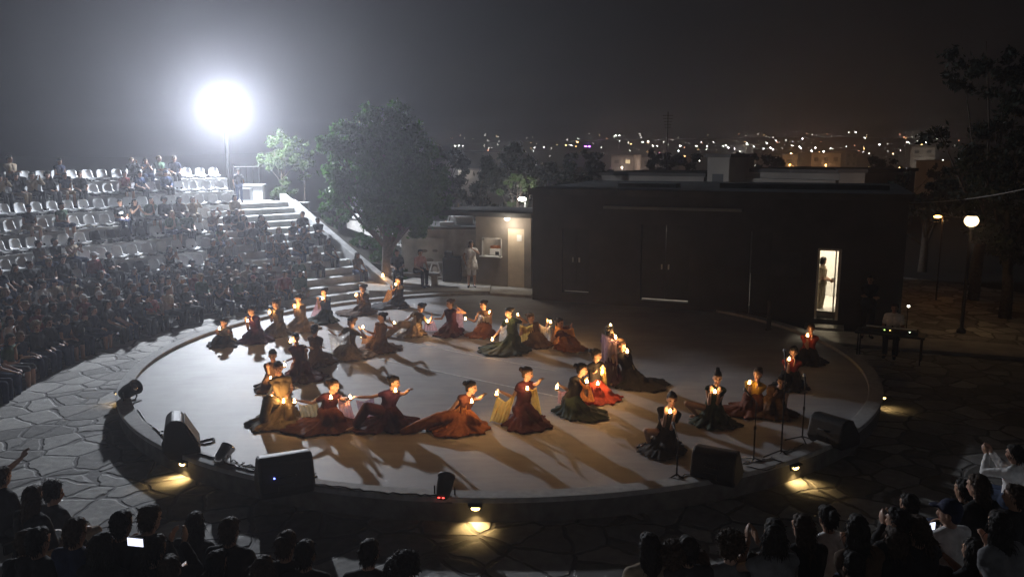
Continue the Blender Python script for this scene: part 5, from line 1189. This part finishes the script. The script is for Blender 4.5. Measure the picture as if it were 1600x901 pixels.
# ------------------------------------------------------------------ walls, railings and lamps round the site
def railing(p, q, h, n, label, group='pale metal railings', mt='rail'):
    g = empty('railing', p, label, 'railing', group); d = q - p
    m = MB(); m.cap((0, 0, h), d + V((0, 0, h)), .022, None, 6, 1); m.cap((0, 0, .1), d + V((0, 0, .1)), .016, None, 6, 1); m.build('rail', M[mt], g)
    for k in range(n + 1):
        a = d * (k / n); m = MB(); m.cap(a, a + V((0, 0, h + (.05 if k % 4 else .12))), .011 if k % 4 else .02, None, 6, 1); m.build('baluster', M[mt], g)
def site():
    # ground behind the stairs: a raised earth bank
    m = MB(); pts = [V((-4.4, 30.4, 0)), V((-3.5, 33.5, 0)), V((-6, 42, 0)), V((-20, 44, 0)), V((-20, 36.3, 0)), V((-11, 36.3, 0)), V((-9.2, 34.6, 0)), V((-6.0, 30.2, 0))]
    zz = [.5, .45, .6, 2.4, 2.4, 2.4, 2.35, .75]
    m.loft([[V((p.x, p.y, PZ - .1)) for p in pts], [V((p.x, p.y, z)) for p, z in zip(pts, zz)]], True); struct(m.build('earth_bank', M['earth']))
    # white gate wall
    Y = 38.6; a, b = at(541, 333, 39.3), at(589, 333, 37.9); zt = a.z; zb = at(560, 385, Y).z - .4
    g = empty('gate_wall', V(((a.x + b.x) / 2, Y, zb)), 'bright white wall with a framed grey panel behind the tree', 'wall', None, atan2(b.y - a.y, b.x - a.x)); w = hypot(b.x - a.x, b.y - a.y); h = zt - zb
    m = MB(); m.box((0, 0, h - .11), (w, .3, .22)); m.box((w / 2 - .12, 0, (h - .22) / 2), (.24, .3, h - .223)); m.build('frame', M['white'], g, bevel=.01)
    m = MB(); m.box((-.12, .06, (h - .22) / 2), (w - .25, .12, h - .225)); m.build('panel', M['dirtywhite'], g)
    railing(V((a.x - .1, a.y - .3, zt + .35)), V((b.x + .25, b.y - .5, zt - .1)), .6, 14, 'pale railing sloping down behind the white gate wall')
    Y = 35.4; a, b = at(598, 384, 36.1), at(640, 390, 34.7); a.z = b.z = (a.z + b.z) / 2; 
    g = empty('white_wall', V(((a.x + b.x) / 2, Y, .1)), 'low bright white wall under the railing right of the trunk', 'wall', None, atan2(b.y - a.y, b.x - a.x)); h = a.z - .1; lw = hypot(b.x - a.x, b.y - a.y); m = MB(); m.box((0, 0, h / 2), (lw, .2, h)); m.build('wall', M['white'], g); m = MB(); m.box((0, 0, h + .028), (lw + .05, .27, .05)); m.build('coping', M['white'], g)
    railing(V((a.x, a.y, a.z + .055)), V((b.x, b.y, b.z + .055)), .55, 12, 'pale railing on the low white wall right of the trunk')
    # white block and dark cabinet at the top of the stairs
    p = at(398, 320, 35.2); g = empty('end_wall', V((p.x, 35.2, 2.4)), 'white block wall end at the top of the stairs', 'wall'); m = MB(); m.box((0, 0, .5), (.85, .35, 1.0)); m.build('wall', M['white'], g); m = MB(); m.box((0, 0, 1.03), (.95, .45, .055)); m.build('coping', M['white'], g)
    p = at(386, 320, 34.7); g = empty('cabinet', V((p.x, 34.7, 2.77)), 'grey utility cabinet in front of the white block wall', 'cabinet'); m = MB(); m.box((0, 0, .28), (.5, .35, .52)); m.build('body', M['steel'], g, bevel=.01); m = MB(); m.box((0, -.186, .28), (.42, .012, .44)); m.build('door', M['seatdark'], g)
    J = standing_J('down', 20); rnd = random.Random(2); q = V((at(375, 322, 33.6).x, 33.6, 2.775)); o, ks = make_person(J, 'person in dark clothes standing at the top of the stairs', 'short', M['hair1'], CLOTH['charcoal'], CLOTH['denim'], 'skin', .016, .6); o.location = q; o.rotation_euler = (0, 0, .5); o.scale = (.8,) * 3
    # retaining wall on the right of the stair head
    a, b = at(427, 317, 35.0), at(482, 320, 35.0)
    m = MB(); g = empty('retaining_wall', V((a.x, 35, 2.0)), 'low grey retaining wall running right from the stair head', 'wall'); m.box(((b.x - a.x) / 2, 0, .3), (b.x - a.x, .25, .66)); m.build('wall', M['tier'], g); m = MB(); m.box(((b.x - a.x) / 2, 0, .66), (b.x - a.x + .05, .32, .05)); m.build('coping', M['step'], g)
    a, b = at(366, 285, 35.6), at(406, 287, 35.6)
    railing(V((a.x, 35.6, 2.7)), V((b.x, 35.6, 2.7)), 1.5, 4, 'thin dark railing at the top of the stairs, right of the mast', 'dark metal railings', 'door')
    # globe lamp on the right, amber wall lamp beside it
    Y = 22.0; p = at(1518, 345, Y); g = empty('globe_lamp', V((p.x, Y, PZ)), 'warm white globe lamp on a post at the right', 'street lamp'); h = p.z - PZ
    m = MB(); m.lathe((0, 0, 0), [(.12, 0), (.12, .08), (.05, .15), (.04, h - .25), (.07, h - .2), (.09, h - .17)], 14); m.build('post', M['door'], g, smooth=True)
    m = MB(); m.ell((0, 0, h), (.185, .185, .165), None, 20, 14); m.build('globe', emit('globe_glass', (1, .76, .44), 2.6), g, smooth=True)
    m = MB(); m.lathe((0, 0, h + .14), [(.19, 0), (.17, .04), (.08, .1), (.02, .13)], 16); m.build('hood', M['blackmetal'], g, smooth=True)
    light('globe_light', 'POINT', V((0, -.0, h - .24)), 45, (1, .62, .3), .1, g)
    Y = 27; p = at(1469, 338, Y); g = empty('amber_lamp', V((p.x, Y, -.3)), 'small amber lamp on a thin post left of the globe lamp', 'street lamp'); h = p.z + .3; m = MB(); m.cap((.1, 0, 0), (.1, 0, h), .03, .02, 8, 1); m.cap((.1, 0, h), (-.05, 0, h + .03), .02, None, 6, 1); m.build('post', M['blackmetal'], g); m = MB(); m.ell((-.08, 0, h - .01), (.14, .08, .05)); m.build('lamp_head', emit('amber_lamp_glow', (1, .5, .12), 9), g); light('amber_light', 'POINT', V((-.08, 0, h - .15)), 12, (1, .4, .12), .05, g)
    # wire between the roof and the right edge
    A_, B_ = at(1345, 312, 25), at(1640, 286, 20); m = MB(); m.tube([A_.lerp(B_, k / 20) - A_ + V((0, 0, -.5 * (1 - (2 * k / 20 - 1) ** 2) * .5)) for k in range(21)], .012, 5); o = m.build('overhead_wire', M['steel'], loc=A_); tag(o, 'thin overhead wire sagging from the theatre roof to the right edge', 'wire')
    # lantern on a stake by the stair foot
    p = at(598, 430, 28.4); g = empty('garden_lantern', V((p.x, 28.4, TZ)), 'small orange lantern on a stake right of the stair foot', 'lantern'); h = p.z - TZ; m = MB(); m.cap((0, 0, 0), (0, 0, h - .06), .014, None, 6, 1); m.build('stake', M['blackmetal'], g); m = MB(); m.lathe((0, 0, h - .06), [(.03, 0), (.045, .03), (.04, .1), (.01, .13)], 12); m.build('glass', emit('lantern_glow', (1, .6, .22), 12), g, smooth=True); light('lantern_light', 'POINT', V((0, -.1, h)), 5, (1, .5, .2), .03, g)
    # bright lamp through the leaves behind the booth
    Y = 39; p = at(816, 311, Y); g = empty('yard_lamp', V((p.x, Y, -.3)), 'white yard lamp glimpsed at the left corner of the theatre roof', 'street lamp'); h = p.z + .3; m = MB(); m.cap((.15, 0, 0), (.15, 0, h), .05, .04, 8, 1); m.build('post', M['steel'], g); m = MB(); m.ell((0, -.05, h), (.2, .1, .1)); m.build('lamp_head', emit('yard_lamp_glow', (1, .92, .8), 18), g); light('yard_light', 'POINT', V((-.1, -.25, h + .1)), 160, (1, .92, .8), .1, g)
    # post by the dark wall
    p = gp(1201, 512, .1); g = empty('bollard', V((p.x, p.y, FZ)), 'short dark post standing before the theatre wall', 'post'); m = MB(); m.lathe((0, 0, 0), [(.09, 0), (.09, .03), (.06, .05), (.06, .72), (.075, .74), (.07, .8), (.02, .83)], 14); m.build('shaft', M['plaster'], g, smooth=True)
site()
# ------------------------------------------------------------------ the town beyond
def march(px, py):
    r = ray(px, py); t = 110.0; o = V((0, 0, HC))
    while t < 1500:
        q = o + r * t
        if q.z < terrain_h(q.x, q.y) + 6: return q
        t *= 1.012
    return o + r * 1300
def town():
    rnd = random.Random(21)
    # long low building right behind the theatre roof
    Y = 58; a, b = at(1085, 270, Y), at(1345, 276, Y - 7); d = V((b.x - a.x, b.y - a.y, 0)); L = d.length; u = d.normalized(); zt = a.z; zb = terrain_h(a.x, Y)
    def blk(name, px0, px1, pyt, Y0, Y1, depth, label, floors=4, mt='city', bands=True, lit=()):
        a, b = at(px0, pyt, Y0), at(px1, pyt, Y1); b = V((b.x, b.y, a.z)); d = V((b.x - a.x, b.y - a.y, 0)); L = d.length; rz = atan2(d.y, d.x); zb = min(terrain_h(a.x, a.y), terrain_h(b.x, b.y)) - .5; H = a.z - zb
        g = empty(name, V((a.x, a.y, zb)), label, 'building', 'buildings of the town', rz)
        m = MB(); m.box((L / 2, depth / 2, H / 2), (L, depth, H)); m.build('wall', M[mt], g)
        m = MB(); m.box((L / 2, depth / 2, H + .12), (L + .3, depth + .3, .235)); m.build('roof', M['citydark'], g)
        fh = 3.0; nf = min(floors, max(1, int(H / fh)))
        for f in range(nf):
            z = H - .4 - fh * f
            if bands: m = MB(); m.box((L / 2, -.35, z - .45), (L * .98, .7, .9)); m.build('balcony', M[mt], g)
            nw = max(1, min(9, int(L / 3)))
            m = MB()
            for k in range(nw):
                x = L * (k + .5) / nw
                w = MB(); w.box((x, -.015, z - 1.5 + .2), (min(1.3, L / nw * .5), .04, 1.2)); on = (f, k) in lit or rnd.random() < .06
                w.build('window', emit('lit_window', (1, .75, .42), .8) if on else M['blackmetal'], g)
        return g
    blk('apartment_block', 1142, 1318, 268, 58, 51, 9, 'long low block with pale balcony bands behind the theatre roof', 2)
    blk('apartment_block', 940, 1100, 274, 62, 58, 9, 'long dark low block left of the roof tower', 2)
    blk('stair_tower', 1106, 1140, 246, 55, 54, 4, 'pale blank tower between the two long low blocks', 1, bands=False)
    blk('apartment_block', 1312, 1352, 270, 50.5, 50, 6, 'orange lit end block beside the long low block', 1, bands=False)
    bs = [(708, 726, 246, 130, 'pale narrow block above the annexe, left of the white lamp'), (755, 782, 238, 150, 'pale tall block behind the bright white lamp'), (815, 838, 266, 120, 'low pale house right of the round tree'), (862, 880, 262, 180, 'small pale house in the dark trees'), (955, 990, 243, 240, 'wide pinkish block left of the town centre'), (1002, 1032, 246, 250, 'pinkish house with a pale roof line'),
          (1045, 1060, 246, 220, 'tiny pale house left of the tower'), (1148, 1166, 226, 420, 'pale hillside block above the tower'), (1222, 1246, 242, 230, 'orange lit house under the amber sign'), (1268, 1314, 240, 240, 'long orange lit block behind the long building'), (1322, 1340, 236, 300, 'dark block with one white lamp'), (1424, 1462, 228, 260, 'tall pale block with lamps at the right'), (1360, 1384, 246, 280, 'dim block right of the orange end block'), (1486, 1516, 252, 230, 'dim house near the right trees'), (1180, 1202, 234, 330, 'pale block over the middle of the long building')]
    for px0, px1, py, Y, lab in bs: blk('apartment_block', px0, px1, py, Y, Y + rnd.uniform(-8, 8), 10, lab, 4, bands=rnd.random() < .6)
    # warm street lights added to brighten those facades
    for (px, py, Y, pw, c) in ((1332, 300, 46, 130, (1, .45, .12)), (1234, 258, 222, 5000, (1, .5, .18)), (1290, 258, 232, 6000, (1, .5, .2)), (972, 262, 232, 4500, (1, .75, .6)), (1018, 262, 242, 3500, (1, .75, .6)), (1440, 255, 252, 4000, (1, .9, .75)), (768, 272, 140, 2500, (1, .95, .9)), (716, 262, 122, 900, (1, .95, .9)), (1156, 240, 405, 6000, (1, .95, .85)), (1122, 300, 51, 14, (1, .9, .8)), (1220, 305, 49, 30, (1, .85, .7)), (1020, 310, 52, 16, (1, .85, .7))):
        p = at(px, py, Y); zb = terrain_h(p.x, p.y); g = empty('added_street_lamp', V((p.x, p.y, zb)), 'distant added street lamp casting light on a house front in the town', 'street lamp', 'added street lamps lighting house fronts in the town'); h = max(2.5, p.z - zb)
        m = MB(); m.cap((0, 0, 0), (0, 0, h), .08, .05, 6, 1); m.build('post', M['steel'], g); m = MB(); m.ell((0, 0, h + .1), (.22, .22, .12)); m.build('lamp_head', emit('added_lamp_head', c, 5), g); light('town_light', 'POINT', V((0, -.5, h)), pw * .3, c, .3, g)
    W_, O_, P_, R_ = (1, .96, .88), (1, .55, .2), (.5, .12, 1), (1, .35, .2)
    pts = [(711, 228, W_, 1), (717, 228, W_, 1), (723, 228, W_, 1), (757, 248, W_, .7), (763, 235, R_, .8), (757, 268, W_, 3.2), (742, 266, W_, .9), (795, 229, W_, .9), (812, 242, W_, 1), (850, 230, W_, .9), (856, 259, W_, 1.3), (893, 258, W_, .7), (902, 222, O_, 1.6), (884, 227, O_, 1), (893, 227, W_, .9), (915, 229, P_, 1.5), (921, 229, P_, 1.5),
           (962, 212, W_, 1.3), (968, 212, W_, 1.4), (1004, 222, W_, 1.3), (1013, 221, W_, 1.5), (1020, 228, W_, 1.1), (1027, 228, W_, 1), (1060, 236, W_, 1.3), (1063, 228, W_, 1.5), (1070, 244, O_, 1), (1088, 228, W_, 1.1), (1105, 229, W_, 1), (1130, 228, W_, 1), (1134, 227, W_, 1), (1138, 231, W_, 1.5), (1148, 232, W_, .8), (1167, 225, W_, 2), (1178, 229, W_, .8), (1198, 224, W_, 1.8), (1204, 231, W_, 1.6), (1208, 234, W_, 1), (1213, 220, W_, .6), (1228, 219, W_, .5), (1238, 228, W_, 1), (1249, 229, W_, 1), (1251, 231, W_, 1.1), (1254, 217, W_, 1), (1236, 240, O_, 2.0), (1268, 236, W_, 1.8), (1274, 231, W_, 1.6), (1287, 237, W_, 1.6), (1298, 232, W_, .8), (1326, 207, W_, .7), (1337, 207, W_, 1), (1374, 226, W_, 1.3), (1418, 222, W_, 1.4), (1447, 222, W_, 1.5), (1440, 226, O_, 1), (1436, 232, W_, 1), (1434, 242, W_, .9), (1431, 246, W_, .9), (1473, 250, W_, .9), (1504, 260, W_, 1), (1405, 262, O_, .9), (1383, 271, W_, 1.4), (1349, 275, W_, 1.2), (1463, 293, W_, .9), (1356, 296, R_, .9), (1115, 222, W_, .5), (1014, 254, W_, .9), (1024, 254, O_, .8), (905, 275, W_, .7), (1320, 236, W_, .8), (1093, 251, W_, .9), (1037, 222, W_, .5), (986, 225, O_, .6), (940, 231, W_, .6), (870, 226, O_, .6), (835, 231, W_, .6), (778, 226, W_, .5), (1350, 233, O_, .6), (1395, 240, O_, .6)]
    for k in range(110):
        pts.append((rnd.uniform(700, 1500), min(290, 209 + abs(rnd.gauss(0, 20))), rnd.choice([W_, W_, W_, O_, R_]), rnd.uniform(.05, .4)))
    for k in range(40):
        pts.append((rnd.uniform(700, 1460), rnd.uniform(235, 296), rnd.choice([W_, W_, O_]), rnd.uniform(.05, .3)))
    mats = {}
    for i, (px, py, c, k) in enumerate(pts):
        q = march(px, py); D = q.length; zb = terrain_h(q.x, q.y); 
        key = (c, round(k * 2)); 
        if key not in mats: mats[key] = emit('town_lamp', c, 18 + 34 * k)
        nm = {W_: 'white', O_: 'amber', P_: 'violet', R_: 'reddish'}[c]
        g = empty('town_light', V((q.x, q.y, zb)), f'tiny {nm} light shining in the dark distant town', 'lamp', f'{nm} lights of the distant town')
        r = D * .00052 * (.42 + .5 * k)
        if c == P_: m = MB(); m.box((0, 0, q.z - zb), (r * 4, .3, r * 1.3))
        else: m = MB(); m.ell((0, 0, q.z - zb), (r * 1.15, r, r * .8), None, 10, 7)
        m.build('lamp_head', mats[key], g)
        m = MB(); m.cap((0, .2, 0), (0, .2, max(1, q.z - zb)), .06, .04, 5, 1); m.build('post', M['door'], g)
    # aerial mast on the skyline
    p = at(1044, 175, 70); zb = terrain_h(p.x, 70); g = empty('aerial_mast', V((p.x, 70, zb)), 'thin aerial mast standing above the dark roofs', 'mast'); h = p.z - zb; m = MB(); m.cap((0, 0, 0), (0, 0, h), .06, .03, 6, 1); m.build('pole', M['blackmetal'], g); m = MB()
    for k in range(5): m.box((0, 0, h - .3 - k * .25), (.9 - .1 * k, .03, .03))
    m.build('crossbar', M['blackmetal'], g)
town()
#@@PART end
# ------------------------------------------------------------------ remove the patterns copies were made from
for root in [SEAT_P] + [v[0] for v in VAR]:
    for c in list(root.children): bpy.data.objects.remove(c)
    bpy.data.objects.remove(root)
# ------------------------------------------------------------------ glare haze, sky, render settings
hm = MB(); hm.box((0, 15, 10), (1800, 1800, 60)); glare_haze = hm.build('glare_haze', [], None); struct(glare_haze, 'stuff')  # haze volume added to spread the floodlight's glare into a halo
m = bpy.data.materials.new('glare_haze_volume'); m.use_nodes = True; nt = m.node_tree; nt.nodes.clear()
out = nt.nodes.new('ShaderNodeOutputMaterial'); pv = nt.nodes.new('ShaderNodeVolumePrincipled'); pv.inputs['Color'].default_value = (.9, .91, 1, 1); pv.inputs['Density'].default_value = .0025; pv.inputs['Anisotropy'].default_value = .72
nt.links.new(pv.outputs['Volume'], out.inputs['Volume']); glare_haze.data.materials.clear(); glare_haze.data.materials.append(m)
w = bpy.data.worlds.new('World'); S.world = w; w.use_nodes = True; nt = w.node_tree; bg = nt.nodes['Background']
tc = nt.nodes.new('ShaderNodeTexCoord'); sx = nt.nodes.new('ShaderNodeSeparateXYZ'); cr = nt.nodes.new('ShaderNodeValToRGB')
nt.links.new(tc.outputs['Generated'], sx.inputs[0]); nt.links.new(sx.outputs['Z'], cr.inputs['Fac']); nt.links.new(cr.outputs['Color'], bg.inputs['Color'])
cr.color_ramp.elements[0].position = 0; cr.color_ramp.elements[0].color = (.003, .0027, .0028, 1); cr.color_ramp.elements[1].position = .5; cr.color_ramp.elements[1].color = (.002, .0019, .0021, 1)
bg.inputs['Strength'].default_value = 1.0
S.view_settings.view_transform = 'Standard'; S.view_settings.look = 'None'; S.view_settings.exposure = 0; S.view_settings.gamma = 1
S.render.engine = 'CYCLES'; c = S.cycles
c.use_denoising = True; c.denoiser = 'OPENIMAGEDENOISE'; c.max_bounces = 5; c.diffuse_bounces = 3; c.glossy_bounces = 2; c.transmission_bounces = 3; c.volume_bounces = 0; c.transparent_max_bounces = 12
c.sample_clamp_indirect = 4; c.use_light_tree = True; c.caustics_reflective = False; c.caustics_refractive = False
